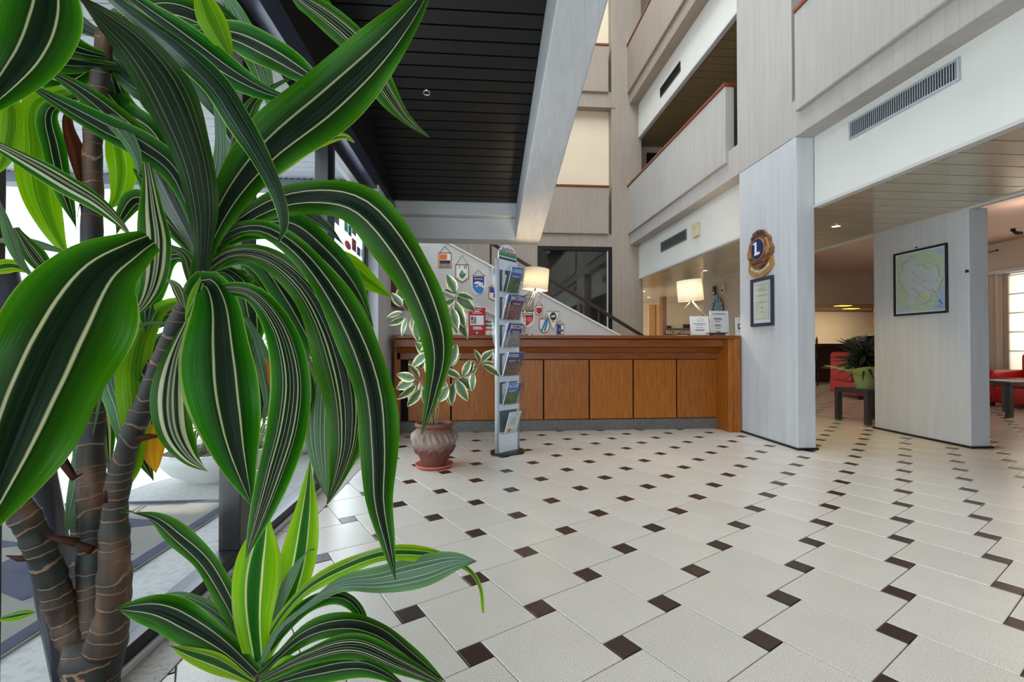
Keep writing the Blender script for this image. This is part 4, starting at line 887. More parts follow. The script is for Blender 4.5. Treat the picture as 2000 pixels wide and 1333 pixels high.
for nm, z0, z1, m_ in (('header_print', 1.868, 1.895, 'photo_grey'), ('header_print', 1.843, 1.868, 'green_print'), ('header_print', 1.83, 1.843, 'pale_green'), ('header_print', 1.81, 1.83, 'navy')):
    MB().prism([(-.112, z0 + .006), (.112, z0 - .006), (.112, z1 - .006), (-.112, z1 + .006)], (0, -.0045, 0), (1, 0, 0), (0, 0, 1), (0, -1, 0), .001).build(nm, M[m_], hp)
text('Basilicata', .042, (0, -.0055, 1.913), (1, 0, 0), (0, 0, 1), M['ink'], hp)
pock = MB()
pz = [1.50, 1.245, .985, .72, .455, .19]
covers = [('navy', 'photo_hill', 'COSENZA'), ('navy', 'photo_town', 'MATERA'), ('navy', 'photo_grey', 'ROCCHE'), ('navy', 'photo_night', 'POTENZA'), ('navy', 'photo_hill', 'VULTURE'), ('paper', 'paper', '')]
def pocket(front, z0, parent):
    s = -1 if front else 1; o = thing  # noqa
    h = .235; dep = .085
    mb = MB()
    y0_ = s * .014
    mb.prism([(y0_, z0), (y0_ + s * .045, z0), (y0_ + s * (.045 + dep), z0 + h), (y0_ + s * (.042 + dep), z0 + h), (y0_ + s * .043, z0 + .003), (y0_, z0 + .003)], (-HW + .02, 0, 0), (0, 1, 0), (0, 0, 1), (1, 0, 0), 2 * HW - .04)
    for sx in (-HW + .02, HW - .0225): mb.prism([(y0_, z0), (y0_ + s * .045, z0), (y0_ + s * (.045 + dep), z0 + h), (y0_, z0 + h * .75)], (sx, 0, 0), (0, 1, 0), (0, 0, 1), (1, 0, 0), .0025)
    p = mb.build('pocket', M['acrylic'], parent)
    MB().box((-HW + .022, s * .0125, z0 + .01), (HW - .022, s * .0145, z0 + h * .9)).build('pocket_back', M['panel_dark'], p)
    return p
for k, z0 in enumerate(pz):
    pocket(True, z0, bs_)
    if k in (0, 2, 3): pocket(False, z0 + .02, bs_)
def brochure(label, x, z0, w_, h_, top, photo, title, off=0.0, s=-1, back=False):
    # leans on the pocket front: local frame of the stand turned into the room
    t = thing('brochure', label, 'brochure', (SB.x, SB.y, 0), SR, 'brochures in the silver stand')
    up = Vector((0, s * .085, .235)).normalized(); o = Vector((x, s * (.052 - off), z0 + .006)); n = Vector((0, s, 0))
    n = (n - up * n.dot(up)).normalized()
    pg = MB().prism(rect(w_, h_, 0, h_ / 2), o, (1, 0, 0), up, n, -.006).build('pages', M['paper'], t)
    ex = Vector((1, 0, 0))
    if photo == 'paper':
        MB().prism(ellipse(.03, .04, .0, h_ * .55, 9), o, ex, up, n, .001).build('map_outline', M['inkgrey'], t); MB().prism(ellipse(.026, .036, .0, h_ * .55, 9), o, ex, up, n, .0015).build('map_fill', M['map_grey'], t)
        MB().prism(rect(.05, .02, .03, .02), o, ex, up, n, .001).build('yellow_print', M['map_yellow'], t); MB().prism(ellipse(.02, .018, -.025, .025, 8), o, ex, up, n, .001).build('red_badge', M['orange_print'], t)
        MB().prism(rect(.04, .02, .03, h_ - .02), o, ex, up, n, .001).build('green_print', M['pale_green'], t)
        return t
    MB().prism(rect(w_, h_ * .66, 0, h_ * .33), o, ex, up, n, .0006).build('cover_photo', M[photo], t)
    MB().prism(rect(w_, h_ * .40, 0, h_ * .80), o, ex, up, n, .0008).build('cover_band', M[top], t)
    MB().prism(rect(w_ * .7, .008, 0, h_ * .70), o, ex, up, n, .0014).build('red_line', M['red_print'], t)
    MB().prism(rect(w_ * .6, .006, 0, h_ * .645), o, ex, up, n, .0014).build('white_line', M['paper'], t)
    if title: text(title, w_ * .30 if len(title) > 6 else w_ * .34, o + up * (h_ * .86) + n * .0014, ex, up, M['paper'], t, width=.68 if len(title) > 6 else .74, offset=.0004)
    return t
W_ = .15
brochure('blue brochure with a green hill photo in the topmost pocket', .01, pz[0], W_, .235, 'sky_blue', 'photo_hill', 'COSENZA')
brochure('rear brochure with red-brown town photo in the second pocket, peeking out left', -.036, pz[1], W_, .235, 'navy', 'photo_town', '', .012)
brochure('brochure titled MATERA with red-brown town photo in the second pocket', .02, pz[1], W_ + .02, .235, 'navy', 'photo_town', 'MATERA')
brochure('rear brochure with pale cover in the third pocket, peeking out left', -.036, pz[2], W_, .235, 'navy', 'photo_grey', '', .012)
brochure('brochure with grey rock photo in the third pocket', .01, pz[2], W_, .23, 'navy', 'photo_grey', 'ROCCHE')
brochure('brochure half hidden at the right of the fourth pocket', .03, pz[3], .15, .23, 'navy', 'photo_town', '', .012)
brochure('brochure titled POTENZA with dark gold photo in the fourth pocket', -.035, pz[3], W_, .23, 'navy', 'photo_night', 'POTENZA')
brochure('rear blue brochure in the fifth pocket, peeking out right', .0, pz[4], W_, .21, 'navy', 'photo_hill', '', .012)
brochure('blue brochure with a green meadow photo in the fifth pocket', -.03, pz[4], W_, .21, 'sky_blue', 'photo_hill', 'VULTURE')
brochure('white brochure with a drawn map in the lowest pocket', -.01, pz[5], W_, .21, 'paper', 'paper', '')
brochure('dark navy brochure in the topmost rear pocket of the stand', 0, pz[0] + .02, .15, .24, 'navy', 'navy', '', 0, 1)
brochure('white brochure in the middle rear pocket of the stand', 0, pz[2] + .02, .15, .24, 'paper', 'photo_grey', '', 0, 1)
brochure('navy and white brochure in the lower rear pocket of the stand', 0, pz[3] + .02, .15, .24, 'navy', 'navy', '', 0, 1)

# ------------------------------------------------------------------ pennants on the stair parapet
PY = 7.148
def pennant(label, px, py_top, pw, ph, shape, border, field, motif, cord=22, cordm='cord', fwd=0):
    a = onY(px - pw / 2, py_top, PY); b = onY(px + pw / 2, py_top + ph, PY); wd, hh = b.x - a.x, a.z - b.z
    t = thing('pennant', label, 'pennant', ((a.x + b.x) / 2, PY - fwd, a.z), 0, 'club pennants on the stair parapet')
    def outline(s, dz=0):
        w_, h_ = wd * s, hh * (1 - (1 - s) * .8); z0 = -hh * (1 - s) * .35 - dz
        if shape == 'shield': return [(-w_ / 2, z0), (-w_ / 2, z0 - h_ * .55)] + [(-w_ / 2 * math.cos(q), z0 - h_ * .55 - h_ * .45 * math.sin(q)) for q in [PI * k / 12 for k in range(1, 12)]] + [(w_ / 2, z0 - h_ * .55), (w_ / 2, z0)]
        if shape == 'point': return [(-w_ / 2, z0), (-w_ / 2, z0 - h_ * .78), (0, z0 - h_), (w_ / 2, z0 - h_ * .78), (w_ / 2, z0)]
        if shape == 'tri': return [(-w_ / 2, z0), (-w_ * .04, z0 - h_), (w_ * .04, z0 - h_), (w_ / 2, z0)]
        return [(-w_ / 2, z0), (-w_ / 2, z0 - h_), (w_ / 2, z0 - h_), (w_ / 2, z0)]
    A = ((0, 0, 0), (1, 0, 0), (0, 0, 1), (0, -1, 0))
    MB().prism(outline(1), *A, .004).build('border', M[border], t); MB().prism(outline(.84), *A, .002, z0=.004).build('field', M[field], t)
    MB().tube([(-wd / 2, -.003, 0), (wd / 2, -.003, 0)], .005, 6).build('rod', M['cord'], t)
    cz = cord / 126.
    MB().tube([(-wd * .42, -.003, 0), (0, -.003, cz), (wd * .42, -.003, 0)], .0035, 5).build('hanging_cord', M[cordm], t)
    def p(poly, m_, nm='print', z0=.006, d=.0015): MB().prism([(x * wd, y * hh) for x, y in poly], *A, d, z0=z0).build(nm, M[m_], t)
    def tx(s_, size, x, y, m_, width=None): text(s_, size * wd, (x * wd, -.0085, y * hh), (1, 0, 0), (0, 0, 1), M[m_], t, width=width)
    motif(p, tx); return t
def mo_orange(p, tx):
    p([(-.4, -.1), (.15, -.1), (.15, -.45), (-.4, -.45)], 'orange_print'); p([(.2, -.1), (.4, -.1), (.4, -.45), (.2, -.45)], 'paper'); p([(-.4, -.5), (.4, -.5), (.4, -.72), (-.4, -.72)], 'ink'); p([(-.4, -.72), (.4, -.72), (.4, -.92), (-.4, -.92)], 'photo_grey')
def mo_green(p, tx):
    p([(-.02, -.28), (.12, -.45), (.3, -.52), (.1, -.74), (-.08, -.76), (-.22, -.58)], 'green_print'); p(ellipse(.07, .07, .02, -.5, 12), 'coral', 'print_centre', .0075)
    tx('UP', .2, -.2, -.16, 'ink', .8); p([(.14, -.08), (.34, -.08), (.34, -.26), (.29, -.26), (.29, -.12), (.19, -.12), (.19, -.26), (.14, -.26)], 'ink'); p(ellipse(.03, .03, -.3, -.74, 8), 'green_print'); p(ellipse(.03, .03, .3, -.74, 8), 'green_print')
def mo_dolphin(p, tx):
    p([(-.40, -.04), (.40, -.04), (.40, -.5), (-.40, -.5)], 'navy'); p([(-.40, -.46), (-.28, -.46), (-.12, -.60), (.0, -.52), (.16, -.56), (.38, -.66)] + [(.38 - k * .078, -.66 - .27 * math.sin(PI * min(1, (k + 2.2) / 12))) for k in range(1, 10)] + [(-.40, -.6)], 'sky_blue', 'sea', .0075)
    d = [(-.36, -.40), (-.28, -.36), (-.2, -.30), (-.02, -.28), (.1, -.31), (.22, -.36), (.3, -.33), (.32, -.40), (.28, -.44), (.38, -.52), (.40, -.58), (.2, -.50), (0, -.46), (-.1, -.42), (-.16, -.44), (-.28, -.42)]
    p(d, 'paper', 'dolphin', .009); p([(-.12, -.40), (.02, -.44), (.36, -.60), (.36, -.63), (0, -.49)], 'paper', 'dolphin_belly', .0095); p(ellipse(.05, .04, 0, -.14, 8) if False else [(-.3, -.15), (.3, -.15), (.3, -.18), (-.3, -.18)], 'paper', 'print_lines', .0075)
def mo_rb(p, tx): p([(-.4, -.05), (.4, -.05), (.4, -.4), (-.4, -.4)], 'navy'); p(ellipse(.15, .1, .05, -.2, 12), 'sky_blue', 'badge', .0075); p([(-.1, -.45), (.4, -.45), (.4, -.75), (-.1, -.75)], 'red_print'); p(ellipse(.12, .08, .15, -.58, 10), 'coral', 'badge', .0075)
def mo_shield(p, tx): p([(-.36, -.2), (.36, -.2), (.36, -.6), (0, -.88), (-.36, -.6)], 'red_print'); p([(.22, -.2), (.36, -.2), (.36, -.6), (.22, -.72)], 'ink', 'stripe', .0075)
def mo_white(p, tx): p([(-.4, -.1), (.4, -.1), (.4, -.9), (-.4, -.9)], 'photo_grey'); 
def mo_redbig(p, tx):
    p([(-.42, -.02), (.42, -.02), (.42, -.08), (-.42, -.08)], 'ink'); p([(-.40, -.16), (.40, -.16), (.40, -.30), (-.40, -.30)], 'ink'); p([(-.40, -.30), (.40, -.30), (.38, -.62), (-.15, -.93), (-.15, -.42), (-.40, -.42)], 'red_print'); p(ellipse(.22, .16, .14, -.54, 14), 'coral', 'badge', .0075); p([(-.3, -.21), (.34, -.21), (.34, -.26), (-.3, -.26)], 'paper', 'print_lines', .0075)
def mo_blue(p, tx):
    for o_ in (0, .28): p([(-.34 + o_, -.86), (-.16 + o_, -.86), (.26 + o_ * .5, -.06), (.08 + o_ * .5, -.06)], 'sky_blue')
    p([(-.05, -.86), (-.0, -.86), (.3, -.06), (.26, -.06)], 'teal', 'stripe', .0075)
def mo_round(p, tx): p(ellipse(.24, .24, 0, -.28, 20), 'ink'); p([(-.15, -.28), (-.02, -.2), (.02, -.26), (-.1, -.36)], 'paper', 'glyph', .0075); p([(.0, -.28), (.13, -.18), (.16, -.25), (.05, -.36)], 'paper', 'glyph', .0075); p([(-.12, -.56), (.12, -.56), (.12, -.6), (-.12, -.6)], 'ink')
def mo_book(p, tx): p([(-.4, -.06), (.1, -.06), (.1, -.95), (-.4, -.95)], 'navy'); p(ellipse(.12, .14, -.12, -.5, 12), 'sky_blue', 'badge', .0075); p(ellipse(.14, .12, .24, -.6, 10), 'navy')
pennant('orange and grey pennant with gold fringe, nearest the left wall', 869, 494, 26, 30, 'rect', 'gold_fringe', 'paper', mo_orange, 14)
pennant('white pennant with a green region shape and brown border', 902.5, 517, 27, 36, 'point', 'gold_fringe', 'paper', mo_green, 19)
pennant('white shield pennant with a dolphin above a blue sea', 934.5, 539, 28, 38, 'shield', 'paper', 'paper', mo_dolphin, 12)
pennant('blue and red pennant half hidden by the brochure stand', 966, 561, 24, 28, 'point', 'gold_fringe', 'paper', mo_rb, 8)
pennant('white and grey square pennant behind the first desk lamp', 1033, 578, 20, 27, 'rect', 'gold_fringe', 'paper', mo_white, 6)
pennant('white pennant with a large red crest behind the first lamp', 1031, 607, 26, 33, 'shield', 'paper', 'paper', mo_redbig, 6)
pennant('small red and black shield pennant with white edge', 1053, 597, 14, 21, 'point', 'gold_fringe', 'paper', mo_shield, 11)
pennant('pale pennant with blue diagonal stripes and ochre fringe', 1063, 623, 21, 28, 'shield', 'gold_fringe', 'paper', mo_blue, 6)
pennant('white triangular pennant with a round dark badge', 1080, 609, 26, 34, 'tri', 'dullwhite', 'paper', mo_round, 13, 'paper', .016)
pennant('navy and white square pennant, rightmost on the stair parapet', 1094, 634, 16, 20, 'rect', 'gold_fringe', 'paper', mo_book, 8)

# ------------------------------------------------------------------ emblem, certificate, map
ex, ez, en = Vector((0, -1, 0)), Vector((0, 0, 1)), Vector((-1, 0, 0))
ec = onX(1487.5, 487, X1); t = thing('emblem_plaque', 'gold club emblem with blue letter disc and ribbon on the white pier', 'emblem', (X1, ec.y, ec.z))
def pl(poly, m_, nm, z0, d, mirror=False):
    poly = [(x, y * .86) for x, y in poly]
    return MB().prism(poly if not mirror else [(-x, y) for x, y in reversed(poly)], (0, 0, 0), ex, ez, en, d, z0=z0).build(nm, M[m_], t, bevel=.003)
k_ = .235
right = [(.0, .2), (.07, .20), (.12, .15), (.15, .13), (.17, .09), (.165, .05), (.19, .02), (.215, -.02), (.20, -.05), (.205, -.08), (.18, -.10), (.17, -.14), (.12, -.15), (.09, -.19), (.04, -.225), (0, -.24)]
pl([(x * 1.06, y * 1.05) for x, y in right] + [(-x * 1.06, y * 1.05) for x, y in reversed(right[1:-1])], 'gold', 'shield', 0, .03)
for mir in (False, True):
    pl([(.11, .12), (.15, .11), (.165, .06), (.185, .01), (.20, -.03), (.18, -.05), (.185, -.08), (.13, -.10), (.12, 0)], 'gold_light', 'lion_head', .03, .014, mir)
    pl([(.12, .09), (.14, .08), (.15, .02), (.13, .0)], 'gold', 'mane_lock', .044, .006, mir)
pl([(-.13, .14), (-.10, .22), (0, .245), (.10, .22), (.13, .14), (.08, .165), (0, .18), (-.08, .165)], 'gold', 'upper_arc', .03, .012)
pl([(-.12, -.12), (0, -.165), (.12, -.12), (.10, -.2), (0, -.235), (-.10, -.2)], 'gold', 'lower_arc', .03, .012)
pl(ellipse(.118, .138, 0, .0, 32), 'gold_light', 'disc_rim', .03, .018); pl(ellipse(.107, .127, 0, .0, 32), 'royal', 'disc', .048, .004)
text('L', .19, ec + Vector((-.055, 0, .0)), ex, ez, M['paper'], t, off=Vector(t.location), offset=.004, width=.95, extrude=.004)
for w_, x_, y_ in ((.07, -.012, -.068), (.05, -.04, .072)): pl(rect(w_, .02, x_, y_), 'paper', 'letter_serif', .052, .006)
for i_, ch in enumerate('LIONS'):
    a = math.radians(34 - 17 * i_); text(ch, .052, (-.0455, .20 * math.sin(a), -.028 + .20 * math.cos(a)), (0, -math.cos(a), math.sin(a)), (0, math.sin(a), math.cos(a)), M['royal'], t, offset=.001, extrude=.0015)
text('INTERNATIONAL', .028, (-.0455, 0, -.155), ex, ez, M['royal'], t)
rb = [(-.20, -.14), (-.15, -.17), (-.09, -.235), (0, -.262), (.09, -.235), (.15, -.17), (.20, -.12), (.225, -.22), (.17, -.29), (.09, -.345), (0, -.37), (-.09, -.345), (-.17, -.31), (-.215, -.25)]
pl(rb, 'gold_light', 'ribbon', 0, .022); pl([(-.16, -.20), (-.09, -.25), (0, -.275), (.09, -.25), (.16, -.20), (.16, -.235), (.09, -.285), (0, -.31), (-.09, -.285), (-.16, -.235)], 'paper_cream', 'ribbon_band', .022, .003)
for k in range(13):
    x = -.13 + k * .0217; pl(rect(.010, .022, x, -.294 + 1.9 * x * x * 1.6), 'gold', 'ribbon_letters', .025, .002)
for sx in (-.15, .15): pl(ellipse(.012, .012, sx, -.10, 8), 'purple', 'jewel', .044, .006)

def framed(name, label, cat, x, p_tl, p_br, fw_, m_frame, mat_m, inner=.0, depth=.025):
    a = onX(p_tl[0], p_tl[1], x); b = onX(p_br[0], p_br[1], x); wd, hh = a.y - b.y, a.z - b.z
    t = thing(name, label, cat, (x, (a.y + b.y) / 2, (a.z + b.z) / 2)); A = ((0, 0, 0), ex, ez, en)
    f = MB(); 
    for r_ in (rect(wd, fw_, 0, hh / 2 - fw_ / 2), rect(wd, fw_, 0, -hh / 2 + fw_ / 2), rect(fw_, hh - 2 * fw_, wd / 2 - fw_ / 2, 0), rect(fw_, hh - 2 * fw_, -wd / 2 + fw_ / 2, 0)): f.prism(r_, *A, depth)
    f.build('frame', M[m_frame], t, bevel=.004); MB().prism(rect(wd - fw_, hh - fw_), *A, .008).build('mount', M[mat_m], t)
    return t, wd - 2 * fw_, hh - 2 * fw_, A
t, wd, hh, A = framed('framed_certificate', 'dark framed parchment certificate on the white pier below the emblem', 'certificate', X1, (1469, 547.5), (1513, 636), .035, 'ink', 'paper')
MB().prism(rect(wd * .74, hh * .82), *A, .001, z0=.008).build('border_line', M['ink'], t); MB().prism(rect(wd * .72, hh * .808), *A, .001, z0=.009).build('parchment', M['paper_cream'], t)
mb = MB()
for w_, h_, y_ in ((.42, .012, .33), (.5, .02, .28), (.66, .016, .155), (.5, .01, 0), (.3, .008, -.02), (.12, .03, -.14), (.14, .02, -.24)): mb.prism(rect(w_ * wd, h_ * hh, 0, y_ * hh), *A, .0008, z0=.010)
mb.build('print_lines', M['inkgrey'], t)
MB().prism(rect(wd, hh), *A, .002, z0=.0135).build('pane', M['acrylic'], t)
t, wd, hh, A = framed('framed_map', 'black framed regional map on the second white pier', 'map', X2, (1747, 497), (1853.5, 611), .022, 'black', 'paper', depth=.02)
def mp(poly, m_, nm, z0, d=.001): return MB().prism([(x * wd, y * hh) for x, y in poly], *A, d, z0=z0).build(nm, M[m_], t)
mp(rect(.95, .95), 'map_sea', 'map_sea', .008)
mp([(-.47, .47), (.25, .47), (.36, .40), (.47, .38), (.47, -.10), (.36, -.18), (.38, -.28), (.30, -.36), (.26, -.47), (-.2, -.47), (-.22, -.38), (-.47, -.42)], 'pale_green', 'map_land', .009)
mp([(-.47, .16), (-.40, .2), (-.36, .0), (-.30, -.12), (-.38, -.2), (-.47, -.1)], 'map_yellow', 'map_hills', .0095, .0008)
reg = [(-.34, .28), (-.32, .34), (-.22, .36), (-.18, .42), (-.10, .41), (-.06, .34), (-.06, .28), (.04, .28), (.12, .22), (.20, .16), (.24, .20), (.32, .22), (.37, .18), (.38, .06), (.46, .00), (.42, -.06), (.36, -.18), (.24, -.20), (.22, -.32), (.10, -.36), (-.1, -.37), (-.24, -.40), (-.26, -.32), (-.20, -.22), (-.30, -.10), (-.38, .02), (-.42, .06), (-.42, .16), (-.36, .20)]
mp([(x * 1.02, y * 1.02) for x, y in reg], 'green_print', 'region_border', .010, .0004); mp(reg, 'map_grey', 'region', .0101)
mp([(-.02, -.24), (.1, -.2), (.2, -.24), (.18, -.32), (.02, -.35), (-.1, -.3)], 'map_yellow', 'valley', .0111); mp([(-.24, -.34), (-.05, -.36), (.1, -.37), (.08, -.42), (-.2, -.43)], 'pale_green', 'coast', .0111)
mb = MB(); rnd = random.Random(3)
for k in range(16):
    p0 = Vector((rnd.uniform(-.3, .3), rnd.uniform(-.25, .3))); pts = [p0]
    for q_ in range(5): pts.append(pts[-1] + Vector((rnd.uniform(.01, .06), rnd.uniform(-.05, .03))))
    pts = [p for p in pts if abs(p.x) < .4]
    if len(pts) > 1: mb.tube([Vector((X2 - .0115, 0, 0)) * 0 + ex * (p.x * wd) + ez * (p.y * hh) + en * .0112 for p in pts], .0012, 4)
mb.build('rivers', M['inkgrey'], t)
mp([(.36, -.33), (.40, -.31), (.41, -.34), (.45, -.40), (.43, -.40), (.39, -.36)], 'teal', 'country_outline', .0105); mp(ellipse(.012, .01, .37, -.42, 8), 'teal', 'country_island', .0105); mp(ellipse(.012, .01, .42, -.44, 8), 'teal', 'country_island', .0105)
MB().prism(rect(wd, hh), *A, .0015, z0=.0145).build('pane', M['acrylic'], t)
MB().lathe([(.012, 0), (.012, .01), (0, .012)], 10, o=(-.01, .03, hh / 2 + .035)).build('hook', M['black'], t)
t = thing('wall_hook', 'tiny dark hook on the right edge of the second pier', 'hook', (X2 - .006, 4.19, onX(1891, 530, X2).z))
MB().lathe([(.014, -.014), (.014, .014), (0, .016)], 10).build('cap', M['ink'], t); MB().tube([(0, 0, 0), (.012, 0, 0)], .006, 6).build('pin', M['ink'], t)

# ------------------------------------------------------------------ variegated potted plant in the terracotta urn
PB = onZ(848, 912, 0); vp = thing('potted_variegated_plant', 'leggy variegated plant in a weathered terracotta urn before the counter', 'plant', (PB.x, PB.y, 0)); L = Vector(vp.location)
MB().lathe([(0, .0), (.125, .0), (.150, .012), (.158, .03), (.150, .032), (.13, .018), (0, .016)], 44).build('saucer', M['saucer'], vp)
def relief(a, z, r):
    q_ = 0
    if .215 < z < .30: q_ += .013 * max(0, math.sin(9 * a + 2 * math.sin(3 * a))) * max(0, math.sin((z - .215) / .085 * PI)) + .010 * math.sin(23 * a + 60 * z) * max(0, math.sin((z - .215) / .085 * PI))
    if .115 < z < .175:
        tri = abs(((a * 12 / PI) % 2) - 1); q_ += .011 if abs(tri - (z - .115) / .06) < .22 else 0
    return q_
prof = [(.10, .02), (.108, .05), (.125, .09)] + [(.125 + .06 * math.sin((z - .09) / .16 * PI / 2), z) for z in [.095 + k * .006 for k in range(26)]] + [(.184, .255), (.182, .27), (.176, .285), (.165, .30), (.150, .312), (.140, .318), (.138, .33), (.15, .336), (.158, .348), (.158, .36), (.150, .368), (.138, .368), (.128, .355), (.125, .34)]
MB().lathe(prof, 144, fn=relief).build('urn', M['pot'], vp)
MB().lathe([(.128, .335), (0, .345)], 24).build('soil', M['soil'], vp)
DP = (PB - _C).dot(_fw)
def vpt(px, py, dz=0): return at(px, py, DP + dz) - L
branches = [([(845, 838), (843, 800), (848, 740), (850, 690), (846, 640)], .008), ([(850, 838), (852, 800), (866, 772), (888, 745), (918, 730), (937, 712), (944, 695)], .007), ([(840, 838), (842, 800), (832, 765), (820, 745), (805, 738)], .006),
            ([(848, 690), (862, 640), (878, 610), (887, 585), (893, 572)], .006), ([(850, 690), (835, 650), (812, 622), (792, 605), (782, 588)], .006), ([(866, 772), (872, 740), (878, 715)], .005), ([(838, 838), (838, 810), (846, 770)], .006), ([(852, 836), (858, 800), (854, 775)], .006)]
for b, r_ in branches: MB().tube([vpt(x, y, .04 * math.sin(i)) for i, (x, y) in enumerate(b)], [r_ * (1 - .4 * i / len(b)) for i in range(len(b))], 7).build('stem', M['stem'], vp)
rnd = random.Random(12)
def fig(px, py, ang, ln, wd, dz):
    mb = MB(); n, m = 8, 5; base = vpt(px, py, dz); A_ = math.radians(ang)
    ax = (_rt * math.cos(A_) + _up * math.sin(A_)); nrm = (-_fw + Vector((rnd.uniform(-1.1, 1.1), rnd.uniform(-.3, .3), rnd.uniform(-.4, 1.1)))).normalized()
    nrm = (nrm - ax * nrm.dot(ax)).normalized(); sd_ = ax.cross(nrm); vs = []
    for i in range(n + 1):
        t_ = i / n; w2 = wd / 2 * (math.sin(PI * t_ ** .85) ** .8 if 0 < t_ < 1 else .02)
        for j in range(m + 1):
            u = j / m * 2 - 1; mb.uv[i * (m + 1) + j] = (j / m, t_)
            vs.append(base + ax * ln * t_ + sd_ * u * w2 + nrm * (-.18 * ln * t_ * t_ + .12 * wd * u * u))
    mb.add(vs, [(i * (m + 1) + j, i * (m + 1) + j + 1, (i + 1) * (m + 1) + j + 1, (i + 1) * (m + 1) + j) for i in range(n) for j in range(m)], 0, True); mb.build('leaf', M['fig'], vp)
s_ = DP / F_PX
for px, py, ang, ln in ((812, 740, 170, 30), (808, 744, 200, 30), (812, 748, 185, 26), (812, 752, 225, 34), (806, 752, 245, 26), (822, 760, 240, 34), (818, 738, 120, 26), (822, 722, 80, 24), (826, 745, 255, 30), (832, 752, 270, 34), (838, 735, 100, 34),
                        (786, 612, 190, 28), (790, 620, 215, 26), (796, 622, 250, 28), (786, 600, 120, 26), (780, 592, 80, 30), (806, 622, 260, 26), (800, 612, 30, 24), (812, 628, 280, 30), (790, 585, 40, 30),
                        (889, 585, 200, 26), (893, 575, 150, 22), (893, 575, 350, 28), (893, 580, 320, 38), (890, 590, 290, 40), (884, 602, 275, 36), (882, 605, 300, 52), (878, 608, 250, 30), (874, 618, 240, 28), (890, 572, 110, 34), (870, 625, 100, 32),
                        (880, 712, 75, 34), (878, 718, 50, 28), (876, 722, 110, 26), (872, 745, 250, 30), (880, 750, 275, 38), (886, 748, 255, 34), (876, 756, 230, 30), (892, 742, 300, 36), (896, 738, 320, 34), (902, 736, 30, 30), (898, 738, 150, 30), (905, 734, 60, 26),
                        (926, 728, 265, 32), (930, 724, 120, 18), (940, 706, 55, 26), (938, 708, 110, 22), (942, 714, 330, 30), (940, 712, 10, 22), (918, 730, 80, 20),
                        (846, 700, 140, 40), (850, 690, 60, 40), (846, 660, 120, 38), (852, 650, 45, 36), (848, 640, 90, 40), (860, 645, 20, 34), (836, 690, 210, 34), (840, 670, 250, 36)):
    fig(px, py, ang + rnd.uniform(-8, 8), ln * s_ * rnd.uniform(1.15, 1.4), ln * s_ * rnd.uniform(.55, .74), rnd.uniform(-.07, .09))

# ------------------------------------------------------------------ foreground dracaenas
XLIM = -1.03
def clampd(px, py, d):
    p = at(px, py, d)
    if p.x < XLIM: d *= (XLIM / p.x)
    return d
def catmull(P, n):
    out = []; m = len(P) - 1
    for i in range(n + 1):
        s = i / n * m; k = min(int(s), m - 1); t_ = s - k
        p0, p1, p2, p3 = P[max(k - 1, 0)], P[k], P[k + 1], P[min(k + 2, m)]
        if k == 0: p0 = p1 * 2 - p2
        if k == m - 1: p3 = p2 * 2 - p1
        out.append(.5 * ((2 * p1) + (p2 - p0) * t_ + (2 * p0 - 5 * p1 + 4 * p2 - p3) * t_ ** 2 + (3 * p1 - p0 - 3 * p2 + p3) * t_ ** 3))
    return out
def dleaf(plant, off, pts, wpx, d0, d1, style, tilt=0, tw=0, fold=.2, wave=.09, peak=.5, basew=.3, dm=None, seed=0, bp=1):
    """one strap leaf: spine points (pixels), widest width in pixels, depth at base and tip; tilt/tw turn the blade about its spine"""
    rnd = random.Random(seed * 77 + len(pts)); n, m = 34, 14; N = len(pts)
    P = []
    for i, (x, y) in enumerate(pts):
        f = i / (N - 1); d = d0 + (d1 - d0) * f + (dm or 0) * math.sin(PI * f); d = clampd(x, y, d); P.append(at(x, y, d))
    S = catmull(P, n); acc = [0]
    for i in range(n): acc.append(acc[-1] + (S[i + 1] - S[i]).length)
    dmean = (d0 + d1) / 2 + (dm or 0) * .6; W = wpx * dmean / F_PX; mb = MB(); vs = []; rib = rnd.uniform(.03, .06); rp_ = rnd.uniform(-1, 1); ph = rnd.uniform(0, 6); ph2 = rnd.uniform(0, 6); fq = rnd.uniform(13, 21) * acc[-1] / .5
    for i, p in enumerate(S):
        f = acc[i] / acc[-1]; T = (S[min(i + 1, n)] - S[max(i - 1, 0)]).normalized(); V = (p - _C).normalized()
        side = T.cross(V); side = side.normalized() if side.length > .05 else _rt; nr = side.cross(T).normalized()
        a = math.radians(tilt + tw * f); sd_ = side * math.cos(a) + nr * math.sin(a); nn = nr * math.cos(a) - side * math.sin(a)
        if f < peak: g = (f / peak) ** bp; prof = basew + (1 - basew) * (3 * g * g - 2 * g ** 3)
        else: g = (f - peak) / (1 - peak); prof = max(.012, 1 - g ** 1.9)
        hw = W / 2 * prof
        for j in range(m + 1):
            u = j / m * 2 - 1; wv = wave * W * abs(u) ** 2.5 * math.sin(fq * f + (ph if u < 0 else ph2)) * min(1, 4 * f)
            vs.append(p + sd_ * u * hw * (1 + .08 * math.sin(fq * .7 * f + (ph2 if u < 0 else ph)) * abs(u)) + nn * (-fold * hw * (1 - abs(u) ** 1.4) + wv + rib * hw * math.cos(u * 8.5 + rp_) * (1 - u * u))); mb.uv[i * (m + 1) + j] = (j / m, f * 1.0)
    mb.add(vs, [(i * (m + 1) + j, i * (m + 1) + j + 1, (i + 1) * (m + 1) + j + 1, (i + 1) * (m + 1) + j) for i in range(n) for j in range(m)], 0, True)
    return mb.build('leaf', M[style], plant, off)
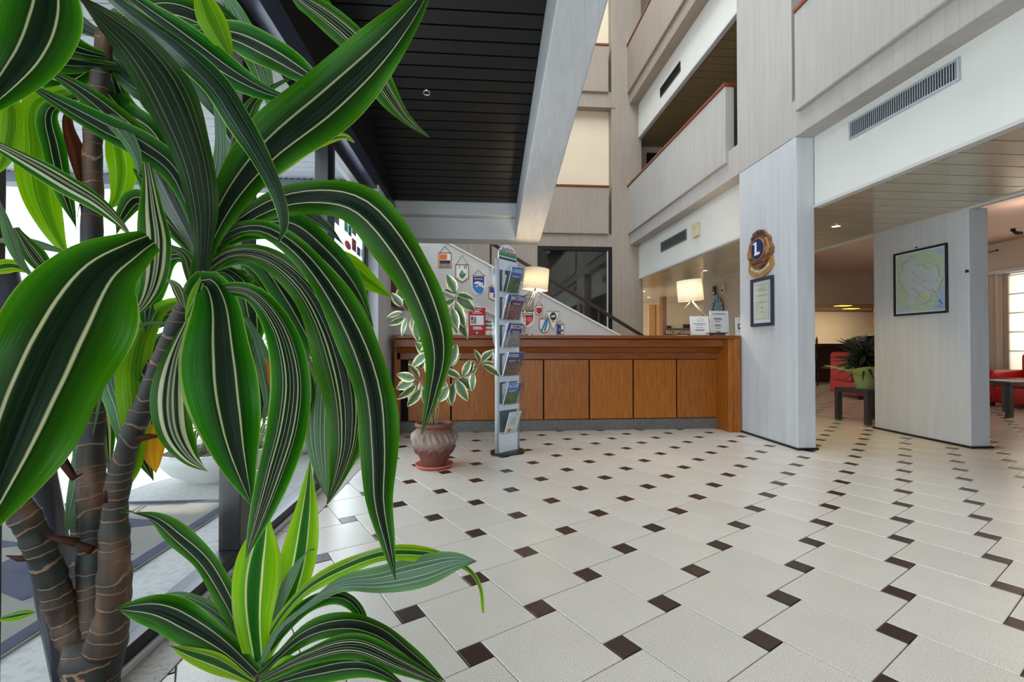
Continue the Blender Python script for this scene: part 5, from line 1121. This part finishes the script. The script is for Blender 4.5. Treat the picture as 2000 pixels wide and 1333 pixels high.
def cane(plant, off, pts, r, d, rings=33):
    P = [at(x, y, dd if dd else d) for x, y, dd in pts]; n = 56; S = catmull(P, n); R = []
    for i in range(n + 1):
        f = i / n; k = min(int(f * (len(r) - 1)), len(r) - 2); rr = r[k] + (r[k + 1] - r[k]) * (f * (len(r) - 1) - k)
        R.append(rr * (1 + .05 * math.sin(i * 2.1) + .05 * math.sin(i * .9)))
    return MB().tube(S, R, 16, vscale=rings).build('cane', M['cane'], plant, off)
tp = at(185, 1300, .98); big = thing('tall_dracaena', 'tall striped dracaena filling the left foreground beside the glass front', 'plant', (tp.x, tp.y, 0)); BO = Vector(big.location)
q = at(185, 1420, .98)
MB().lathe([(.115, 0), (.13, .12), (.142, .125), (.142, .145), (.128, .145), (.122, .12), (0, .12)], 36).build('pot', M['planter'], big)
MB().lathe([(.124, .125), (0, .135)], 24).build('soil', M['soil'], big)
bz = Vector((tp.x, tp.y, .12)); cane_b = at(185, 1335, .98)
MB().tube([bz, Vector((tp.x, tp.y, .2)), cane_b, at(182, 1285, .98), at(182, 1240, .98)], [.045, .044, .043, .055, .045], 18, vscale=33).build('trunk', M['cane'], big, BO)
cane(big, BO, [(172, 1290, .98), (128, 1210, .97), (98, 1120, .95), (60, 1030, .92), (15, 960, .9), (-50, 880, .88)], [.034, .027, .025, .025, .024, .022], .98)
cane(big, BO, [(182, 1270, .99), (180, 1150, 1.0), (180, 1000, 1.01), (178, 850, 1.02), (178, 640, 1.03), (180, 420, 1.04), (182, 260, 1.04), (196, 150, 1.03), (205, 60, 1.02)], [.034, .026, .026, .025, .023, .020, .018, .018, .016], 1)
cane(big, BO, [(165, 1240, 1.03), (157, 1080, 1.05), (160, 900, 1.06), (178, 800, 1.06), (195, 735, 1.06), (205, 690, 1.05)], [.02, .018, .017, .016, .016, .013], 1)
cane(big, BO, [(205, 1270, .96), (222, 1180, .95), (224, 1080, .94), (225, 1000, .94), (240, 900, .93), (278, 800, .92), (318, 700, .91), (346, 632, .90), (372, 575, .9), (392, 530, .9)], [.036, .029, .027, .022, .020, .0185, .0175, .017, .015, .012], 1)
# dry leaf stubs on the canes
for pts in ([(150, 1060), (110, 1052), (85, 1045)], [(118, 895), (145, 935), (162, 925)], [(262, 858), (292, 853), (318, 852)], [(180, 1075), (150, 1062), (100, 1055)], [(205, 980), (215, 950), (208, 925)], [(58, 1088), (38, 1092), (12, 1086)]):
    MB().tube([at(x, y, .92) for x, y in pts], [.009, .006, .001], 6).build('dry_stub', M['leaf_dead'], big, BO)
LV = [
 # pts, width, d0, d1, style, tilt, twist, extra
 ([(150, 170), (70, 205), (70, 290), (78, 380), (104, 450), (135, 505)], 74, 1.0, 1.0, 'leaf_green', 10, 10, {}),
 ([(180, 180), (98, 215), (104, 290), (124, 370), (150, 450)], 46, 1.0, .98, 'leaf_dark', 20, 0, {}),
 ([(190, 190), (135, 225), (150, 300), (158, 370), (150, 425)], 40, 1.03, 1.02, 'leaf_dead', 30, 40, {}),
 ([(200, 230), (225, 270), (238, 330), (230, 385), (208, 412)], 52, 1.08, 1.08, 'leaf_green', 10, 0, {}),
 ([(60, 120), (20, 165), (20, 240), (6, 310), (-20, 350)], 44, .95, .93, 'leaf_green', 0, 10, {}),
 ([(210, 120), (250, 150), (330, 195), (360, 230), (400, 330)], 90, 1.06, 1.0, 'leaf_gloss', 30, 0, {}),
 ([(205, 110), (150, 95), (70, 60), (-20, 40)], 74, 1.0, .9, 'leaf_dark', 25, 0, {}),
 ([(230, 130), (120, 115), (40, 95), (-40, 90)], 60, 1.02, .92, 'leaf_dark', 30, 0, {}),
 ([(205, 80), (240, 40), (330, 20), (430, 60), (520, 120)], 70, 1.05, 1.1, 'leaf_dark', 20, 10, {}),
 ([(360, 60), (450, 68), (520, 98), (590, 140), (645, 176)], 74, 1.02, .98, 'leaf_dark', -10, 5, {}),
 ([(420, -40), (462, 25), (492, 95), (516, 160), (540, 235)], 52, 1.15, 1.12, 'leaf_silver', 0, 15, {}),
 ([(520, -60), (585, -5), (645, 38), (700, 90), (752, 176), (795, 235), (838, 268)], 64, 1.1, 1.02, 'leaf_multi', 0, 15, {}),
 ([(545, -50), (600, -2), (650, 50), (690, 80)], 62, 1.16, 1.15, 'leaf_stripe', 20, 10, {}),
 ([(400, 500), (425, 400), (465, 300), (490, 215), (525, 175), (570, 148)], 50, .98, 1.02, 'leaf_dark', 20, 30, {}),
 ([(405, 480), (422, 370), (432, 290), (424, 200), (414, 150)], 34, .96, .98, 'leaf_silver', 20, 20, {}),
 ([(400, 500), (455, 390), (520, 330), (590, 292), (640, 275), (672, 268), (692, 277)], 54, 1.0, .95, 'leaf_bright', 15, 25, {'wave': .1}),
 # fill behind the crown
 ([(200, 90), (250, 120), (310, 180), (350, 250), (370, 320)], 90, 1.08, 1.04, 'leaf_gloss', 10, 0, {}),
 ([(200, 100), (190, 160), (230, 220), (290, 260), (340, 330)], 84, 1.1, 1.06, 'leaf_dark', -10, 0, {}),
 ([(205, 60), (290, 70), (380, 130), (430, 210), (450, 280)], 86, 1.1, 1.06, 'leaf_gloss', 15, 0, {}),
 ([(195, 120), (140, 150), (110, 150), (40, 120), (-30, 130)], 76, 1.06, .95, 'leaf_dark', 10, 0, {}),
 ([(205, 40), (300, 10), (380, 20), (450, 60), (500, 120)], 80, 1.12, 1.1, 'leaf_gloss', 20, 0, {}),
 ([(200, 70), (120, 30), (40, 10), (-30, 20)], 80, 1.06, .95, 'leaf_gloss', 10, 0, {}),
 ([(215, 130), (240, 200), (280, 270), (300, 350), (310, 420)], 70, 1.1, 1.08, 'leaf_dark', 0, 0, {}),
 ([(395, 500), (430, 420), (480, 360), (520, 300), (540, 250)], 60, 1.04, 1.08, 'leaf_gloss', 0, 0, {}),
 ([(390, 520), (345, 500), (310, 520), (290, 580), (285, 650)], 56, 1.0, .98, 'leaf_dark', 0, 0, {}),
 ([(400, 540), (440, 530), (480, 570), (495, 640), (500, 700)], 56, 1.06, 1.04, 'leaf_dark', 0, 0, {}),
 ([(395, 530), (470, 540), (560, 560), (610, 620), (640, 700), (655, 780)], 66, 1.08, 1.04, 'leaf_multi', 0, 0, {}),
 ([(392, 500), (360, 420), (325, 340), (285, 290), (250, 262)], 84, .98, 1.0, 'leaf_gloss', 10, 0, {}),
 ([(388, 505), (340, 430), (290, 360), (262, 330)], 66, 1.0, 1.02, 'leaf_dark', 0, 10, {}),
 ([(380, 500), (320, 430), (270, 390), (240, 420), (226, 462)], 48, 1.0, .98, 'leaf_dark', 20, 0, {}),
 ([(400, 505), (470, 455), (560, 440), (630, 490), (690, 560), (730, 640)], 74, 1.02, .98, 'leaf_dark', 0, -5, {}),
 ([(400, 510), (500, 420), (580, 412), (632, 438), (672, 478)], 36, 1.04, 1.0, 'leaf_gloss', 15, 10, {}),
 ([(520, 430), (580, 445), (602, 480), (624, 522)], 34, 1.05, 1.03, 'leaf_stripe', 0, 0, {}),
 ([(540, 470), (610, 488), (670, 515), (718, 548), (764, 580)], 52, 1.08, 1.02, 'leaf_green', 0, 0, {'peak': .6}),
 ([(400, 530), (470, 500), (520, 520), (570, 590), (612, 670), (650, 745)], 70, 1.0, .96, 'leaf_dark', 0, 0, {}),
 ([(480, 505), (512, 515), (520, 580), (540, 640), (560, 690)], 56, 1.03, 1.0, 'leaf_dark', 0, 10, {}),
 ([(400, 540), (430, 500), (470, 498), (510, 540), (545, 600)], 40, 1.03, 1.0, 'leaf_multi', 20, 0, {}),
 ([(385, 585), (320, 600), (280, 650), (262, 720), (266, 800), (262, 900), (240, 968)], 64, 1.0, .98, 'leaf_green', 10, 10, {}),
 ([(370, 600), (300, 620), (262, 660), (282, 720), (306, 775)], 70, 1.02, 1.0, 'leaf_dark', 0, 0, {}),
 ([(360, 620), (270, 650), (222, 730), (238, 800), (246, 870), (224, 945)], 52, 1.04, 1.0, 'leaf_silver', 0, 15, {}),
 ([(340, 640), (300, 700), (290, 790), (280, 880), (300, 940)], 60, 1.05, 1.05, 'leaf_dark', 0, 0, {}),
 ([(330, 650), (240, 700), (200, 780), (205, 850), (215, 930)], 50, 1.06, 1.06, 'leaf_stripe', 0, 10, {}),
 ([(150, 850), (158, 920), (148, 980), (128, 1045)], 40, 1.02, .98, 'leaf_silver', 0, 0, {}),
 ([(345, 800), (312, 835), (300, 880), (304, 925)], 44, 1.03, 1.0, 'leaf_orange', 10, 0, {}),
 ([(480, 620), (502, 665), (522, 735), (526, 785), (512, 826)], 36, 1.0, .96, 'leaf_silver', 0, 20, {}),
 ([(485, 660), (500, 720), (512, 770), (508, 828)], 36, .98, .97, 'leaf_dark', 0, 0, {}),
 ([(520, 700), (532, 755), (538, 790)], 14, .98, .97, 'leaf_orange', 0, 0, {}),
 ([(600, 700), (606, 770), (594, 815), (580, 862)], 24, .98, .97, 'leaf_dark', 0, 0, {}),
 ([(640, 650), (628, 740), (622, 850), (632, 940), (640, 975)], 60, 1.0, .98, 'leaf_silver', 0, 0, {}),
 # main leaves
 ([(385, 585), (405, 556), (424, 600), (429, 690), (437, 780), (457, 880), (492, 987)], 128, .86, .74, 'leaf_dark', 0, 8, {'fold': .12, 'peak': .5, 'basew': .4}),
 ([(372, 620), (346, 690), (334, 770), (340, 840), (368, 890), (407, 922)], 74, .9, .84, 'leaf_stripe', 0, -15, {}),
 ([(346, 636), (290, 632), (240, 652), (208, 700), (196, 770), (180, 850)], 22, .92, .9, 'leaf_silver', 55, 0, {'basew': .6}),
 ([(392, 535), (450, 497), (520, 503), (590, 558), (642, 650), (672, 760), (676, 860), (660, 930), (638, 985)], 96, .9, .74, 'leaf_multi', 0, 12, {'fold': .1, 'peak': .68}),
 ([(395, 570), (458, 566), (518, 598), (566, 652), (600, 700), (616, 745)], 30, .9, .9, 'leaf_stripe', 30, 0, {}),
 ([(365, 608), (420, 570), (490, 574), (545, 640), (570, 735), (562, 830), (535, 925), (508, 1010), (480, 1092)], 84, .88, .66, 'leaf_multi', 0, 8, {'peak': .68, 'basew': .25}),
 ([(395, 520), (440, 462), (505, 445), (570, 478), (630, 545), (692, 650), (730, 760), (741, 880), (742, 980), (758, 1062), (774, 1134)], 88, .9, .68, 'leaf_dark', 5, 10, {'peak': .66, 'fold': .18}),
 ([(395, 525), (450, 452), (540, 398), (635, 386), (712, 412), (786, 500), (838, 610), (856, 690), (844, 770), (824, 850)], 100, .9, .7, 'leaf_dark', 0, 10, {'peak': .55}),
 ([(388, 545), (406, 470), (452, 378), (525, 290), (632, 200), (738, 102), (815, 8), (850, -60)], 114, .88, .70, 'leaf_dark', 0, 0, {'fold': .12, 'peak': .58}),
 ([(385, 450), (345, 342), (285, 288), (205, 248), (120, 202), (44, 158)], 66, .85, .72, 'leaf_dark', 10, 0, {}),
 ([(385, 440), (345, 355), (290, 290), (222, 228), (150, 172), (78, 130)], 60, .86, .74, 'leaf_dark', -10, 5, {}),
 ([(120, 165), (165, 190), (210, 224), (248, 268), (268, 310), (272, 340)], 38, .8, .76, 'leaf_silver', 10, 15, {}),
 ([(-60, 262), (-10, 282), (60, 320), (130, 362), (190, 398), (235, 438), (264, 476)], 50, .78, .8, 'leaf_stripe', 15, 20, {}),
 ([(-30, 470), (40, 472), (90, 482), (135, 496)], 22, .85, .9, 'leaf_silver', 20, 0, {}),
 ([(-40, 540), (0, 522), (30, 520), (62, 534)], 32, .8, .85, 'leaf_bright', 10, 0, {}),
 ([(-10, 380), (10, 430), (28, 485), (48, 525), (80, 560)], 26, .76, .78, 'leaf_silver', 20, 40, {}),
 ([(30, 445), (60, 490), (90, 530), (110, 555)], 40, .82, .82, 'leaf_multi', 10, 0, {}),
 ([(-10, 1212), (30, 1204), (70, 1196)], 22, 1.0, 1.0, 'leaf_bright', 20, 0, {}),
 ([(180, -30), (240, -10), (312, 42), (382, 96), (450, 144), (520, 180), (576, 194)], 72, .8, .78, 'leaf_dark', -5, 10, {}),
 ([(380, -50), (394, -10), (414, 42), (436, 86), (454, 120)], 58, .78, .8, 'leaf_green', 10, 10, {}),
 ([(394, 545), (397, 480), (396, 410), (383, 325), (356, 245), (316, 160), (262, 88), (200, 34), (140, -16)], 96, .88, .56, 'leaf_gloss', 0, -12, {'peak': .66, 'fold': .32, 'basew': .35}),
 ([(160, -60), (222, -2), (282, 46), (346, 94), (420, 166), (466, 238), (508, 308), (544, 380), (554, 440), (538, 480)], 62, .75, .6, 'leaf_gloss', 10, 20, {'fold': .35, 'peak': .55}),
 ([(285, 318), (290, 350), (297, 410), (304, 475), (298, 545), (280, 592), (250, 628)], 60, .8, .76, 'leaf_stripe', 0, 0, {}),
 ([(330, 480), (362, 500), (374, 540), (376, 580)], 30, .88, .88, 'leaf_multi', 10, 0, {}),
 ([(400, 530), (384, 580), (362, 628)], 30, .84, .83, 'leaf_bright', 20, 0, {}),
 ([(322, 545), (344, 560), (362, 605)], 22, .86, .86, 'leaf_stripe', 0, 0, {}),
 ([(294, 470), (258, 492), (195, 540), (132, 645), (72, 772), (6, 930), (-56, 1080)], 206, .66, .46, 'leaf_dark', 0, 8, {'fold': .1, 'peak': .48, 'basew': .3, 'bp': .8}),
 ([(96, -110), (92, -50), (80, 30), (50, 105), (-16, 190), (-60, 230)], 122, .48, .40, 'leaf_dark', 0, 0, {'fold': .15, 'peak': .45}),
 ([(60, -90), (30, -40), (0, 20), (-40, 60)], 70, .6, .5, 'leaf_green', 0, 0, {}),
]
for k, (pts, wd, d0, d1, stl, tilt, tw, kw) in enumerate(LV): dleaf(big, BO, pts, wd * (.98 if wd > 110 else .88), d0, d1, stl, tilt, tw, seed=k, **kw)

sp_ = at(497, 1345, .88); sm = thing('young_dracaena', 'young bright striped dracaena at the bottom beside the tall one', 'plant', (sp_.x, sp_.y, 0)); SO = Vector(sm.location)
MB().lathe([(.10, 0), (.125, .22), (.135, .23), (.135, .25), (.12, .25), (.115, .22), (0, .22)], 32).build('pot', M['planter'], sm)
MB().lathe([(.118, .225), (0, .232)], 20).build('soil', M['soil'], sm)
MB().tube([Vector((sp_.x, sp_.y, .22)), Vector((sp_.x, sp_.y, .3)), at(497, 1345, .88), at(500, 1280, .88)], [.02, .02, .018, .012], 12, vscale=33).build('cane', M['cane'], sm, SO)
SV = [
 ([(500, 1300), (450, 1225), (436, 1175)], 44, .92, .95, 'leaf_dark', 0, 0, {}),
 ([(502, 1300), (552, 1200), (580, 1110), (596, 1000), (606, 900)], 76, .90, .95, 'leaf_bright', 0, -8, {'fold': .2, 'peak': .45, 'basew': .5}),
 ([(505, 1290), (497, 1200), (500, 1120), (512, 1050), (525, 1000)], 104, .86, .90, 'leaf_bright', 0, 5, {'fold': .15, 'peak': .5, 'basew': .5}),
 ([(505, 1290), (545, 1180), (575, 1115), (598, 1080), (614, 1072)], 32, .9, .92, 'leaf_silver', 20, 40, {'wave': .15}),
 ([(495, 1300), (470, 1230), (442, 1165), (402, 1098), (350, 1050), (300, 1012), (238, 998)], 58, .88, .92, 'leaf_dark', 10, 40, {'wave': .14}),
 ([(498, 1320), (440, 1268), (375, 1226), (305, 1194), (225, 1190)], 82, .84, .86, 'leaf_dark', 5, 0, {'fold': .15, 'basew': .4, 'peak': .55}),
 ([(495, 1310), (455, 1245), (410, 1205), (355, 1172), (308, 1166)], 54, .9, .94, 'leaf_silver', 10, 20, {'wave': .12}),
 ([(496, 1335), (425, 1298), (370, 1278), (332, 1262)], 42, .83, .82, 'leaf_bright', 0, 0, {}),
 ([(505, 1290), (540, 1218), (600, 1150), (680, 1106), (760, 1082), (850, 1086), (908, 1108), (936, 1145), (944, 1198)], 44, .88, .86, 'leaf_bright', 25, 20, {'wave': .1}),
 ([(505, 1300), (545, 1235), (605, 1178), (665, 1142), (740, 1134), (820, 1116), (885, 1098), (932, 1097)], 76, .86, .84, 'leaf_silver', 40, -40, {'wave': .12, 'peak': .76, 'basew': .2, 'bp': 2.2}),
 ([(505, 1300), (550, 1235), (605, 1182), (662, 1166), (702, 1196), (722, 1268)], 38, .88, .88, 'leaf_dark', 15, 20, {'wave': .12}),
 ([(505, 1310), (570, 1262), (622, 1224), (652, 1240), (656, 1285)], 32, .87, .87, 'leaf_dark', 15, 20, {'wave': .12}),
 ([(505, 1320), (590, 1245), (670, 1222), (738, 1236), (802, 1282), (872, 1335)], 56, .84, .80, 'leaf_dark', 20, -5, {'wave': .16}),
 ([(505, 1330), (598, 1284), (690, 1262), (782, 1298), (890, 1350)], 54, .80, .75, 'leaf_multi', 20, -5, {'wave': .14}),
 ([(505, 1345), (610, 1316), (710, 1304), (800, 1345)], 48, .78, .74, 'leaf_dark', 5, 10, {}),
 ([(505, 1340), (560, 1300), (590, 1330), (600, 1380)], 40, .8, .8, 'leaf_bright', 10, 0, {}),
]
for k, (pts, wd, d0, d1, stl, tilt, tw, kw) in enumerate(SV): dleaf(sm, SO, pts, wd * .84, d0, d1, stl, tilt, tw, seed=200 + k, **kw)

# grey leaning pole behind the tall plant

dirv = (at(78, 985, 1.05) - at(130, 1250, 1.12)); p0 = at(78, 985, 1.05)
k_ = (0 - p0.z) / dirv.z; foot = p0 + dirv * k_; k2 = (1.15 - p0.z) / dirv.z; head = p0 + dirv * k2
t = thing('leaning_pole', 'dark grey plastic pole leaning behind the tall plant by the glass', 'pole', foot)
MB().tube([Vector((0, 0, 0)), head - foot], [.04, .037], 16).build('shaft', M['pole'], t)
MB().tube([head - foot, head - foot + dirv.normalized() * .02], [.036, .03], 16).build('cap', M['ink'], t)

# lettering becomes plain mesh
dg = bpy.context.evaluated_depsgraph_get()
for o in [o for o in COL.objects if o.type == 'FONT']:
    me = bpy.data.meshes.new_from_object(o.evaluated_get(dg)); n = bpy.data.objects.new('lettering', me); COL.objects.link(n)
    n.parent = o.parent; n.matrix_local = o.matrix_local.copy(); bpy.data.objects.remove(o)
